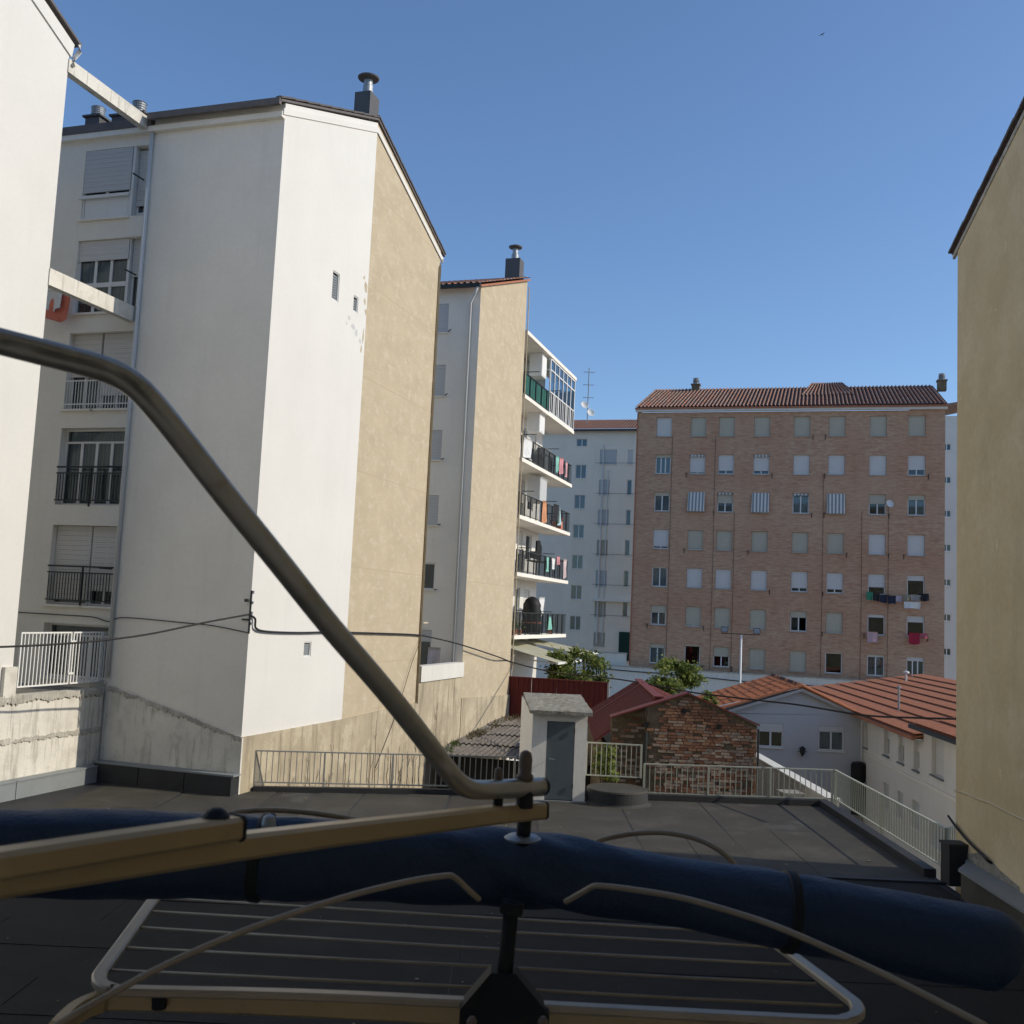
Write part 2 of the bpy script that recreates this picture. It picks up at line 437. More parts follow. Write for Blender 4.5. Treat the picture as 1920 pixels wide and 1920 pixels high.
def window(par, loc, rz, wd, ht, cols=2, d=.12, shut=None, frac=0., transom=0., curtain=False, sill=True, glass=True, fw=.055, key=None, sillm=None, reveal=0.):
    """a window in an opening whose lower left corner on the wall face is loc"""
    q = lambda v: round(v, 2)
    K = (q(wd), q(ht), cols, q(d), q(transom), q(fw))
    def fr(mb):
        e = .004
        mb.box(e, fw, d, d + .06, e, ht - e); mb.box(wd - fw, wd - e, d, d + .06, e, ht - e)
        mb.box(fw, wd - fw, d, d + .06, e, fw); mb.box(fw, wd - fw, d, d + .06, ht - fw, ht - e)
        zt = ht - fw - transom
        if transom: mb.box(fw, wd - fw, d + .004, d + .056, zt - .05, zt)
        for c in range(1, cols):
            x = fw + (wd - 2 * fw) * c / cols
            mb.box(x - .04, x + .04, d + .006, d + .054, fw, (zt - .05 if transom else ht - fw))
    o = shared(('wf',) + K, 'window', fr, M['frame'], par, loc, rz)
    if glass:
        def pn(mb):
            mb.box(.0, (wd - 2 * fw) / cols, d + .028, d + .034, 0, ht - 2 * fw)
        for c in range(cols):
            shared(('wp',) + K, 'pane', pn, M['glass'], o, (fw + (wd - 2 * fw) * c / cols, 0, fw))
    if shut and frac > 0:
        h = (ht - .02) * frac
        def sh(mb):
            n = max(1, int(h / .12))
            for i in range(n):
                mb.box(.012, wd - .012, d - .035, d - .012 + (i % 2) * .003, -h + i * h / n + .004, -h + (i + 1) * h / n)
            mb.box(.01, wd - .01, d - .045, d - .006, -h - .03, -h)
        shared(('ws', shut, q(h)) + K, 'shutter', sh, M[shut], o, (0, 0, ht - .01))
    if curtain:
        def cu(mb):
            n = max(10, int(wd / .05))
            P = [(fw + (wd - 2 * fw) * i / n, d + .12 + .02 * math.sin(i * 1.9), 0) for i in range(n + 1)]
            for a, b in zip(P, P[1:]):
                mb.poly([a, b, (b[0], b[1], ht - .1), (a[0], a[1], ht - .1)])
        shared(('wc',) + K, 'curtain', cu, M['curtain'], o, (0, 0, .03))
    if sill:
        def si(mb):
            mb.box(-.06, wd + .06, -.07, d - .002, -.055, -.004)
        shared(('wl',) + K, 'sill', si, sillm or M['white_lift'], o)
    return o

def tileroof(par, name, loc, rz, wd, L, rise, mats, tile=.25, amp=.045, course=.42, lift=.035, jit=.0, taper=(0, 0), alt=None, two=False):
    """barrel-tile slope: eave along x at y=0, climbing along y to height rise"""
    mb = MB()
    n = max(1, round(wd / tile)); nc = max(1, round(L / course))
    prof = [(0, 0), (.10, .75), (.25, 1), (.40, .75), (.5, 0), (.75, -.25)]
    cols = [((i + p[0]) * wd / n, p[1] * amp) for i in range(n) for p in prof] + [(wd, 0)]
    rows = []
    for c in range(nc):
        rows += [(c / nc, lift), ((c + 1) / nc - .002, 0.)]
    k = len(cols)
    r2 = random.Random(5)
    J = [[r2.uniform(-jit, jit) for _ in range(n + 1)] for _ in rows]
    for ri, (t, lf) in enumerate(rows):
        y = t * L; z = t * rise
        for ci, (x, a) in enumerate(cols):
            xx = x + (taper[0] * t * (1 - x / wd)) - (taper[1] * t * (x / wd))
            mb.v.append((xx, y, z + a + lf + J[ri][ci // 6]))
    for ri in range(len(rows) - 1):
        for ci in range(k - 1):
            mb.f.append((ri * k + ci, ri * k + ci + 1, (ri + 1) * k + ci + 1, (ri + 1) * k + ci))
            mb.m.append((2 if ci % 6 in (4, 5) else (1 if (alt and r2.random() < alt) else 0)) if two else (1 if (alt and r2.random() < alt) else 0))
    return mb.build(name, mats if isinstance(mats, list) else [mats], par, loc, rz)

def railing(name, label, A, B, h, posts, spacing, m, z_gap=.0, group=None, rw=.02, lean=0.):
    A = Vector(A); B = Vector(B)
    d = B - A; L = d.xy.length; dz = d.z
    t = thing(name, label, 'railing', A, math.degrees(math.atan2(d.y, d.x)), group)
    MB().hexa([(-.02, -.025, h), (L + .02, -.025, h + dz), (L + .02, .025, h + dz), (-.02, .025, h), (-.02, -.025, h + .03), (L + .02, -.025, h + .03 + dz), (L + .02, .025, h + .03 + dz), (-.02, .025, h + .03)]).build('top_rail', m, t)
    MB().hexa([(0, -.02, 0), (L, -.02, dz), (L, .02, dz), (0, .02, 0), (0, -.02, .028), (L, -.02, .028 + dz), (L, .02, .028 + dz), (0, .02, .028)]).build('bottom_rail', m, t)
    n = max(2, round(L / spacing))
    for i in range(n + 1):
        x = L * i / n
        if any(abs(x - p * L) < spacing * .4 for p in posts):
            continue
        shared(('bal', m.name, round(h, 2)), 'baluster', lambda mb: mb.box(-.009, .009, -.009, .009, .028, h), m, t, (x, 0, dz * i / n))
    for p in posts:
        shared(('post', m.name, round(h, 2), z_gap), 'post', lambda mb: mb.box(-.022, .022, -.03, .03, -z_gap, h + .002), m, t, (L * p, 0, dz * p))
    return t

# ================================================================== SETTING
g = MB().box(-900, 900, -300, 1500, -5.2, -5.0).build('ground', M['ground'], kind='structure')
# terrace roof deck: slab plus lapped felt sheets
P1 = Vector((-5.95, 23.85)); ANG = -17.5          # corner and direction of the white blocks on the left
TD = Vector((math.sin(R(17.5)), math.cos(R(17.5)))); XD = Vector((TD.y, -TD.x))
def A2W(x, y, z=0.):
    q = P1 + XD * x + TD * y
    return Vector((q.x, q.y, z))
terr = MB()
back = [(-9.9, 25.25), (-5.8, 24.45), (0.6, 25.55), (3.5, 25.7), (8.15, 26.0)]
right = [(8.15, 26.0), (7.95, 19.0), (7.2, -0.4)]
left = [(-11.3, 18.5), (-15.5, -0.4)]
outline = [(p[0], p[1], -.02) for p in [left[1], right[2], right[1], right[0], back[3], back[2], back[1], A2W(0, .3).xy, A2W(-3.9, .3).xy]]
terr.prism(outline, (0, 0, -.35))
terrace = terr.build('terrace', M['tardark'], kind='structure')
def xl(y):  # left limit of the deck at depth y
    if y < 24.9:
        a = A2W(-3.9, -16); b = A2W(-3.9, .2)
        return a.x + (b.x - a.x) * (y - a.y) / (b.y - a.y)
    return -6.0
k = 0
x = -9.2
for i in range(18):                               # lit far half: sheets running away from the window
    x0, x1 = x, x + 1.0
    y1 = (24.3 + (x0 + 5.7) * .172 if x0 < .5 else 25.3 + (x0 - .5) * .06)
    if x0 < -6.1: y1 = 24.6 - (x0 + 6.0) * .18 - .75 + 1.0
    ya = 18.6
    cuts = [ya, ya + rnd.uniform(2.2, 4.2), y1] if i % 2 else [ya, y1]
    for a, b in zip(cuts, cuts[1:]):
        xx0 = max(x0, xl(a) + .1)
        zz = -.016 + .006 * (i % 2)
        mb = MB().hexa([(xx0, a, -.03), (x1 - .015, a, -.03), (x1 - .015 + .012 * (b - a), b, -.03), (xx0 + .012 * (b - a), b, -.03),
                        (xx0, a, zz), (x1 - .015, a, zz + .006), (x1 - .015 + .012 * (b - a), b, zz + .006), (xx0 + .012 * (b - a), b, zz)])
        if x1 < 7.95: mb.build('roofing_sheet', M['tar'] if rnd.random() < .55 else M['tar2'], terrace)
    x += 1.0
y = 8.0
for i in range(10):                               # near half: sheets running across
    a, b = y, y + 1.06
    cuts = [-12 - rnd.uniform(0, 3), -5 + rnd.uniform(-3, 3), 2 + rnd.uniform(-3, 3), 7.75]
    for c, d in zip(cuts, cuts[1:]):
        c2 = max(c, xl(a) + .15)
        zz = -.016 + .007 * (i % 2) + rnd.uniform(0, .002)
        if d > c2: MB().box(c2, d - .012, a, b - .012, -.03, zz).build('roofing_sheet', M['tarshade'], terrace)
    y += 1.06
MB().box(-9.3, 7.9, 18.5, 18.62, -.01, .022).build('lap_strip', M['tardark'], terrace)
gt_ = MB()
for _ in range(170):
    x_, y_ = rnd.uniform(-8.5, 7.6), rnd.uniform(11, 24.4); r_ = rnd.choice((.008, .012, .016, .03))
    if x_ < xl(y_) + .4: continue
    a0 = rnd.uniform(0, 6)
    gt_.prism([(x_ + r_ * rnd.uniform(.6, 1.2) * math.cos(a0 + q * 1.257), y_ + r_ * rnd.uniform(.6, 1.2) * math.sin(a0 + q * 1.257), -.008) for q in range(5)], (0, 0, .012), 0 if rnd.random() < .5 else 1)
gto = gt_.build('roof_grit', [M['concrete'], M['straw']], None, kind='stuff'); tag(gto, 'scattered grit and dry leaves on the terrace felt', 'grit')
# kerbs
def kerb(A, B, w_, h, m=None, name='kerb', z0=-.02):
    A = Vector(A); B = Vector(B); d = (B - A); n = Vector((-d.y, d.x)).normalized() * w_
    mb = MB().prism([(A.x, A.y, z0), (B.x, B.y, z0), (B.x + n.x, B.y + n.y, z0), (A.x + n.x, A.y + n.y, z0)], (0, 0, h - z0))
    return mb.build(name, m or M['tardark'], terrace)
kerb((8.13, 25.95), (7.95, 19.0), -.22, .13)
kerb((3.5, 25.72), (8.1, 26.02), -.2, .12)
kerb((-5.72, 24.42), (.55, 25.52), -.16, .10)

# ================================================================== LEFT BLOCKS (local x to the right along the shaded front, y away)
b1 = thing('apartment_building', 'white apartment block with shaded front, its gable end half white half tan', 'building', A2W(0, 0, 0), ANG)
# openings in the shaded front: (px rect) measured on the front plane
def rect(pl, px0, py0, px1, py1):
    """photo rectangle -> (u0,u1,z0,z1) on plane pl=(P,ang)"""
    ua, za = onpl(px0, py0, *pl); ub, zb = onpl(px1, py1, *pl)
    return ua, ub, zb, za
FR = (P1, ANG)
XO = -12.0                                       # facade origin in local x
UL, UR = -5.78, -3.86
rows = [(13.93, 15.78), (11.46, 13.38), (8.98, 10.95), (6.56, 8.5), (4.08, 6.05), (2.3, 3.62)]
holes = [(UL - XO, UR - XO, a + 5, b + 5) for a, b in rows]
facade(b1, 'wall', (XO, 0, -5), 0, 12.0, 21.45, holes, M['white_lift'], depth=.34, room=1.6)
mb = MB()                                        # other sides of the block
mb.box(-12, -.05, 10.2, 10.44, -5, 16.6); mb.box(-12, -11.9, .05, 10.2, -5, 16.5)
mb.build('back_wall', M['white_lift'], b1)
W5 = [(2.93, 3.32, 12.5, 13.28), (4.22, 4.5, 12.55, 13.0), (2.66, 3.04, 3.02, 3.4)]
facade(b1, 'gable_wall', (.0, 0.0, 1.25), 90, 5.06, 15.2, [(a, b, c - 1.25, d - 1.25) for a, b, c, d in W5], M['white'], depth=.10, room=.3)
MB().prism([(0, 0, 16.45), (0, 5.06, 16.45), (0, 5.06, 18.42)], (-.2, 0, 0)).build('gable_peak', M['white'], b1)
MB().prism([(-.012, 5.06, 1.25), (-.012, 10.44, 1.3), (-.012, 10.44, 16.55), (-.012, 5.06, 18.42)], (-.2, 0, 0)).build('gable_render', M['tan'], b1)
MB().prism([(.045, 0.0, -5), (.045, 10.46, -5), (.045, 10.46, 1.33), (.045, 5.0, 1.25), (.045, 0.0, 1.27)], (-.25, 0, 0)).build('base_render', M['base'], b1)
for a, b, c, d in W5:                            # small louvred vents
    v = MB().box(.0, .03, a, b, c, c + .03).box(.0, .03, a, b, d - .03, d).box(-.03, .03, a, a + .03, c + .03, d - .03).box(-.03, .03, b - .03, b, c + .03, d - .03).build('vent', M['frame'], b1, (-.05, 0, 0))
    n = max(3, int((d - c) / .075))
    for i in range(n):
        z = c + .05 + (d - c - .08) * i / n
        MB().hexa([(-.05, a + .03, z), (.0, a + .03, z - .03), (.0, b - .03, z - .03), (-.05, b - .03, z), (-.05, a + .03, z + .05), (.0, a + .03, z + .02), (.0, b - .03, z + .02), (-.05, b - .03, z + .05)]).build('slat', M['flash'], v)
def flake(par, px, py, w_, h_, m, x_=.004, name='flaked_patch'):
    y_, z_ = onpl(px, py, P1, 90 + ANG); n = 11; P = []
    for i in range(n):
        a = 2 * math.pi * i / n; r_ = rnd.uniform(.55, 1.1)
        P.append((x_, y_ + w_ * r_ * math.cos(a), z_ + h_ * r_ * math.sin(a)))
    MB().prism(P, (-.02, 0, 0)).build(name, m, par)
for px, py, w_, h_ in ((686, 540, .10, .22), (684, 565, .07, .12), (687, 585, .12, .10), (681, 630, .05, .25), (677, 655, .06, .12), (683, 520, .05, .08)):
    flake(b1, px, py, w_, h_, M['tan'])
for px, py, w_, h_ in ((655, 596, .10, .08), (662, 612, .16, .10), (668, 625, .10, .12), (675, 640, .08, .08), (650, 606, .05, .05)):
    flake(b1, px, py, w_, h_, M['flakegrey'], .003)
for _ in range(7):
    flake(b1, rnd.uniform(712, 800), rnd.uniform(480, 1230), rnd.uniform(.08, .3), rnd.uniform(.03, .12), M['tanpale'], -.008, 'render_patch')
# roof
ov = .03
r1 = MB()
for (ya, za, yb, zb) in ((-.3, 16.36, 5.06, 18.5), (10.75, 16.4, 5.06, 18.5)):
    r1.prism([(-3.72, ya, za), (ov, ya, za), (ov, yb, zb), (-3.72, yb, zb)], (0, 0, .06))
roof1 = r1.build('roof', M['roofdark'], b1)
for i in range(26):                              # verge tiles along the gable
    t = i / 26
    for ya, za, yb, zb in ((-.3, 16.5, 5.06, 18.63), (10.75, 16.53, 5.06, 18.63)):
        yy = ya + (yb - ya) * t; zz = za + (zb - za) * t; s_ = 1 if yb > ya else -1
        shared(('verge', s_), 'verge_tile', lambda mb: mb.prism([(-.12, 0, -.03), (.03, 0, -.03), (.04, 0, .0), (-.02, 0, .03), (-.12, 0, .02)], (0, s_ * .235, .10)), M['roofdark'], roof1, (ov, yy, zz - .03 + (i % 3) * .006))
MB().prism([(.03, -.1, 16.28), (.03, 5.06, 18.28), (.03, 10.6, 16.3), (.03, 10.6, 16.14), (.03, 5.06, 18.12), (.03, -.1, 16.12)], (-.03, 0, 0)).build('verge_band', M['white'], b1)
MB().box(-3.72, .03, -.34, -.24, 16.28, 16.44).build('eaves_gutter', M['roofdark'], b1)
MB().box(-12, -3.74, -.16, .12, 16.2, 16.42).build('parapet_cap', M['roofdark'], b1)
MB().box(-12, -3.74, .12, 10.2, 16.0, 16.12).build('flat_deck', M['tardark'], b1)
MB().prism([(-3.74, 0.02, 16.1), (-3.74, 10.3, 16.1), (-3.74, 5.06, 18.35)], (.15, 0, 0)).build('roof_side_wall', M['white_lift'], b1)
MB().box(-12, .0, -.14, -.002, 16.06, 16.2).build('cornice', M['white_lift'], b1)
MB().tube([(-3.74, -.06, 16.1), (-3.74, -.06, 2.4)], .045, 10).build('downpipe', M['pipe'], b1, smooth=True)
MB().tube([(.03, 10.5, 16.2), (.03, 10.36, 15.9), (.03, 10.36, 1.3)], .04, 8).build('downpipe', M['tan'], b1, smooth=True)
# plinth of stained plaster under the shaded front
MB().prism([(-3.72, -.05, -.02), (.05, -.05, -.02), (.05, -.05, 1.25), (-.3, -.05, 1.33), (-3.72, -.05, 2.2)], (0, .06, 0)).build('plinth', M['stained'], b1)
gr = MB()
ragged(gr, (-3.7, -.052, 2.18), (.04, -.052, 1.25), .03, .06, (0, -.02, 0), 240, .025, .05, 4)
gr.build('broken_plaster_edge', M['grime'], b1)
# chimneys
def flue(par, x, y, z, bw, bh, r, h, bo=0.):
    fx = x; x = x + bo
    c = MB().box(x - bw, x + bw, y - .3, y + .3, z, z + bh - .05).box(x - bw - .06, x + bw + .06, y - .36, y + .36, z + bh - .05, z + bh).build('chimney', M['chim'], par)
    pr = [(r * .9, 0)]
    for i in range(5):
        zz = .03 + i * h / 6
        pr += [(r * .8, zz - .03), (r, zz), (r * 1.02, zz + h / 5 * .45), (r * .8, zz + h / 5 * .62)]
    MB().lathe(pr + [(r * 1.08, h - .05), (r * .9, h - .02)], (fx, y - .1, z + bh - .01), 20).build('flue', M['zinc'], c, smooth=False)
    return c
PC = P1 + TD * .8
for pxc, pyt, bw_, pyb, off_ in ((171, 190, .23, 212, .0), (249, 180, .50, 207, -.2)):
    uc, zt_c = onpl(pxc, pyt, PC, ANG); _, zb_c = onpl(pxc, pyb, PC, ANG)
    flue(b1, uc, 1.2, 16.1, bw_, zb_c - 16.1, .18, zt_c - zb_c, off_)
c = MB().box(-.62, -.12, 4.7, 5.3, 18.3, 19.25).build('chimney', M['chim'], b1)
MB().lathe([(.15, 0), (.15, .3), (.13, .32), (.13, .5)], (-.36, 5, 19.25), 16).build('flue', M['zinc'], c)
MB().lathe([(.03, .45), (.30, .52), (.32, .56), (.06, .66)], (-.36, 5, 19.25), 24).build('flue_cap', M['roofdark'], c)

# windows in the light-well front
Wd = UR - UL
D = .20
def pbox(par, name, x0, x1, y0, y1, z0, z1, m):
    return MB().box(x0, x1, y0, y1, z0, z1).build(name, m, par)
for i, (a, b) in enumerate(rows):
    h = b - a
    if i == 0:
        o = window(b1, (UL, 0, a), 0, Wd * .76, h, 2, D - .16, 'shut_g', .60, 0, False, True, True)
        pbox(o, 'panel', .07, Wd * .76 - .07, D - .15, D - .12, .05, .62, M['frame']); pbox(o, 'handrail', -.1, Wd * .76, -.04, .0, .55, .63, M['frame'])
        pbox(o, 'frame_post', Wd * .76 + .004, Wd * .80 - .004, .02, .30, .0, h, M['frame'])
        window(b1, (UL + Wd * .80, 0, a + .1), 0, Wd * .20, h - .15, 1, D, 'shut_g', .86, 0, False, False)
    elif i == 1:
        o = window(b1, (UL, 0, a), 0, Wd * .80, h, 3, D - .1, 'shut_w', .26, 0, True, True)
        pbox(o, 'transom', .05, Wd * .8 - .05, D - .11, D - .04, h * .36, h * .42, M['frame'])
        pbox(o, 'frame_post', Wd * .80 + .004, Wd * .82 - .004, .08, .30, .0, h, M['frame'])
        window(b1, (UL + Wd * .82, 0, a), 0, Wd * .18, h, 1, D, 'shut_g', .5, 0, False, False)
    elif i == 2:
        o = window(b1, (UL, 0, a), 0, Wd * .46, h, 2, D, 'shut_w', .55, 0, False, True)
        o2 = window(b1, (UL + Wd * .48, 0, a), 0, Wd * .52, h, 2, D, 'shut_w', .80, 0, False, True)
        gm = MB().box(.0, Wd, .02, .04, .12, .15).box(0, Wd, .02, .04, .72, .75)
        for k in range(22): gm.box(.04 + k * .085, .055 + k * .085, .022, .038, .0, .74)
        gm.build('window_bars', M['frame'], o)
    elif i == 3:
        o = window(b1, (UL, 0, a), 0, Wd, h, 4, D, None, 0, .26, True, False)
    elif i == 4:
        o = window(b1, (UL, 0, a), 0, Wd * .56, h, 1, D, 'shut_w', .93, 0, False, True)
        o2 = window(b1, (UL + Wd * .57, 0, a), 0, Wd * .43, h, 2, D, 'shut_w', .80, 0, False, True)
    else:
        o = window(b1, (UL, 0, a), 0, Wd, h, 3, D, None, 0, .2, False, True)
    if i in (3, 4):
        rl = MB().box(-.02, Wd, -.03, .0, .93, .97).box(-.02, Wd, -.03, .0, .78, .81).box(-.02, Wd, -.03, .0, .1, .13).box(Wd * .53, Wd * .53 + .03, -.04, .0, -.04, .97)
        for k in range(22): rl.box(.02 + k * .086, .036 + k * .086, -.024, -.008, .13, .78)
        rl.build('balcony_rail', M['darkiron'], o)
    if i in (0, 1, 3, 4):
        pbox(o, 'clothes_bracket', Wd - .08, Wd - .05, -.42, .0, .9, .93, M['darkiron'])

# left neighbour: tall white block, its low stained wall, gate and concrete beams
LX = -3.87
b0 = thing('apartment_building', 'sunlit blank white block cut off by the left edge of the photo', 'building', A2W(LX, -2.95, 0), ANG)
mb = MB()
mb.prism([(0, 0, 2.15), (0, -14, 2.15), (0, -14, 15.6), (0, -5.6, 19.5), (0, 0, 16.85)], (-9, 0, 0))
mb.build('wall', M['white'], b0)
MB().prism([(.1, .25, 16.85), (.1, -5.6, 19.6), (.1, -14.2, 15.6), (.1, -14.2, 15.66), (.1, -5.6, 19.67), (.1, .25, 16.91)], (-9.2, 0, 0)).build('roof', M['roofdark'], b0)
MB().prism([(.035, .05, 16.5), (.035, -5.6, 19.16), (.035, -5.6, 19.5), (.035, .1, 16.82)], (-.04, 0, 0)).build('verge_band', M['white'], b0)
MB().tube([(.08, .2, 16.85), (.1, .2, 16.7), (.06, .1, 16.5), (.06, .08, 16.3)], .05, 10).build('downpipe', M['pipe'], b0, smooth=True)
for nm, z0, z1, cl in (('concrete_beam', 16.12, 16.44, 'upper stained concrete beam bridging the two white blocks below the eaves'), ('concrete_beam', 11.16, 11.54, 'lower stained concrete beam between the white blocks above an orange cloth')):
    o = MB().box(LX - .16, LX + .03, -2.96, -.004, z0, z1).build(nm, M['stained'], None, A2W(0, 0, 0), ANG)
    tag(o, cl, 'beam', 'concrete beams across the light well')
lw = thing('plaster_wall', 'low sunlit plaster wall streaked with black stains beside the terrace', 'wall', A2W(LX, 0, 0), ANG)
MB().box(-.35, .06, -18, -.06, -.02, 2.12).build('wall_body', M['stained'], lw)
led = MB()
ragged(led, (.06, -.08, 2.1), (.06, -18, 2.1), .04, .13, (.04, 0, 0), 700, .02, .06, 5)
ragged(led, (.06, -.08, 1.18), (.06, -18, 1.18), .04, .06, (.025, 0, 0), 700, .03, .035, 6)
led.build('crumbling_ledge', M['grime'], lw)
MB().box(-.35, .09, -3.25, -2.9, 2.1, 2.75).build('gate_pier', M['stained'], lw)
MB().box(-.3, .05, -.12, .0, -.02, 2.3).build('corner_strip', M['grime'], lw)
for i in range(6):
    MB().box(.062, .30, -.28 - 2.6 * (i + 1) + .02, -.28 - 2.6 * i, -.02, .34).build('upstand', M['flash'], lw)
    MB().box(.062, .32, -.28 - 2.6 * (i + 1) + .02, -.28 - 2.6 * i, .34, .37).build('upstand_cap', M['flash'], lw)
up = thing('roof_upstand', 'dark roofing felt upstand at the foot of the shaded white wall', 'upstand', A2W(-3.72, -.05, 0), ANG)
for i in range(3):
    MB().box(.05 + i * 1.24, .03 + (i + 1) * 1.24, -.30, -.004, -.02, .42).build('felt_sheet', M['tardark'], up)
MB().box(.0, 3.8, -.30, -.0, .42, .46).build('cap', M['flash'], up)
lf = MB().box(-9, LX - .36, -2.9, .0, 2.0, 2.1).build('patio_floor', M['concrete'], None, A2W(0, 0, 0), ANG, kind='structure')
# white double gate
gt = thing('metal_gate', 'white barred double gate standing on the stained plaster wall', 'gate', A2W(LX - .08, -2.72, 2.28), ANG)
def leaf(y0, y1, n, z1):
    lf_ = MB().box(-.02, .02, y0, y1, 0, .035).box(-.02, .02, y0, y1, z1 - .035, z1).box(-.02, .02, y0, y0 + .035, .035, z1 - .035).box(-.02, .02, y1 - .035, y1, .035, z1 - .035).build('gate_leaf', M['whitepaint'], gt)
    for i in range(1, n):
        y = y0 + .017 + (y1 - y0 - .035) * i / n
        shared(('gbar', z1), 'bar', lambda mb: mb.box(-.012, .012, -.012, .012, .035, z1 - .035), M['whitepaint'], lf_, (0, y, 0))
leaf(0, 1.57, 14, 1.2); leaf(1.62, 2.62, 9, 1.2); leaf(2.64, 3.04, 4, 1.2)
MB().box(.02, .05, 1.51, 1.68, .95, 1.0).build('latch', M['whitepaint'], gt); MB().box(.02, .05, 1.51, 1.68, .22, .27).build('latch', M['whitepaint'], gt)
# corner bracket with insulators
br = thing('cable_bracket', 'rusty cable bracket with insulators on the white block corner', 'bracket', A2W(.02, -.03, 0), ANG)
z0 = onpl(468, 1180, P1, ANG)[1]; z1 = onpl(470, 1107, P1, ANG)[1]
MB().box(-.018, .018, -.02, .015, z0 - .1, z1).build('upright', M['darkiron'], br)
for i in range(4):
    z = z1 - .08 - i * .24
    shared('insul', 'insulator', lambda mb: mb.lathe([(.01, 0), (.028, .015), (.018, .035), (.028, .055), (.012, .075)], n=10), M['zinc'], br, (.05, -.0, z))
MB().box(-.13, -.05, -.08, -.02, z1 - .27, z1 - .2).build('junction_box', M['darkiron'], br)
MB().box(-.2, -.03, -.02, .0, z0 + .2, z0 + .24).build('bracket_arm', M['darkiron'], br)

# second gable block and balcony wing
b2 = thing('apartment_building', 'narrow tan gable block with a grey side wall and five balconies', 'building', A2W(0, 14.6, 0), ANG)
PL2 = (P1 + TD * 14.6, ANG)
wins = [(14.88, 16.0, 1), (12.42, 13.62, 1), (9.97, 11.1, 1), (7.5, 8.62, 1), (5.09, 6.09, .86), (2.25, 3.6, .9)]
holes = [(10 - 1.26 - 1.05 * wz, 10 - 1.26, a + 5, b + 5) for a, b, wz in wins]
facade(b2, 'wall', (-10, 0, -5), 0, 10.0, 21.65, holes, M['white_lift'], depth=.12)
for i, (a, b, wz) in enumerate(wins):
    ww = 1.05 * wz
    o = window(b2, (-1.26 - ww, 0, a), 0, ww, b - a, 1, .06, None if i == 4 else 'shut_g', .98 if i < 4 else .3, 0, False, i < 5)
    MB().tube([(ww + .02, -.02, .02), (ww + .25, -.35, .0)], .02, 6).build('clothes_bracket', M['darkiron'], o)
MB().prism([(0, 0.002, .8), (0, 5.9, .8), (0, 5.9, 18.8), (0, .002, 16.65)], (-.25, 0, 0)).build('gable_render', M['tan'], b2)
MB().prism([(.05, -.0, -5), (.05, 5.95, -5), (.05, 5.95, .95), (.05, .0, 1.2)], (-.3, 0, 0)).build('base_render', M['base'], b2)
MB().box(-10, -.26, 5.7, 5.9, -5, 18.7).build('back_wall', M['white_lift'], b2)
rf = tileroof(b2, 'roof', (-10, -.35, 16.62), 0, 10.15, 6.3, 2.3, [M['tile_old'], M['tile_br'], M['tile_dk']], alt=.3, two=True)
MB().prism([(-10, -.3, 16.5), (.12, -.3, 16.5), (.12, 5.95, 18.78), (-10, 5.95, 18.78)], (0, 0, .08)).build('roof_deck', M['tile_br'], rf, (10, .35, -16.62))
MB().box(-10, .1, -.42, -.3, 16.48, 16.62).build('eaves_gutter', M['darkiron'], b2)
MB().tube([(.0, -.36, 16.5), (-.12, -.3, 16.25), (-.36, -.07, 15.95), (-.36, -.07, 2.4)], .05, 8).build('downpipe', M['pipe'], b2, smooth=True)
c = MB().box(-.75, -.1, 5.0, 5.6, 18.4, 19.5).build('chimney', M['chim'], b2)
MB().lathe([(.16, 0), (.16, .25), (.12, .28), (.12, .5)], (-.42, 5.3, 19.5), 14).build('flue', M['zinc'], c)
MB().lathe([(.04, .47), (.28, .55), (.3, .6), (.05, .7)], (-.42, 5.3, 19.5), 20).build('flue_cap', M['roofdark'], c)
MB().tube([(.03, 5.95, 18.5), (.07, 6.0, 18.4), (.07, 6.0, 2.0)], .025, 6).build('downpipe', M['tan'], b2)
# notch between the gables: parapet, floor
nt_ = thing('parapet_wall', 'pale parapet and streaked wall closing the gap between the two tan gables', 'wall', A2W(0, 10.46, 0), ANG)
MB().box(-.22, .03, .0, 4.13, -5, 1.98).build('wall_body', M['base'], nt_)
MB().box(-.25, .09, .02, 4.1, 1.98, 2.5).build('parapet', M['podium'], nt_)
MB().box(-8, -.22, .02, 4.1, 1.7, 1.95).build('floor', M['concrete'], nt_)

# balcony wing
FW = -1.25
lev = [16.62, 13.80, 11.03, 8.55, 6.10, 3.42]
Y0, Y1_ = 5.98, 15.0                               # local to b2
hl = []
for i in range(5):
    zb = lev[i + 1] + .02
    hl += [(6.5, 7.35, zb + 5, zb + 7.1), (8.1, 8.9, zb + 5.9, zb + 7.0), (10.2, 11.0, zb + 5, zb + 7.1), (11.6, 12.6, zb + 5.8, zb + 7.05)]
hl = [(a - Y0, b - Y0, c, d) for a, b, c, d in hl]
facade(b2, 'wing_wall', (FW, Y0, -5), 90, 7.6, 21.5, hl, M['white'], depth=.15)
for j, (a, b, c, d) in enumerate(hl):
    o = window(b2, (FW, Y0 + a, c - 5), 90, b - a, d - c, 1, .08, 'shut_w' if j % 3 else None, .5 if j % 3 else 0, 0, j % 2 == 0, False)
MB().box(-9, FW, Y0 + 7.6, Y0 + 7.8, -5, 16.5).build('end_wall', M['white'], b2)
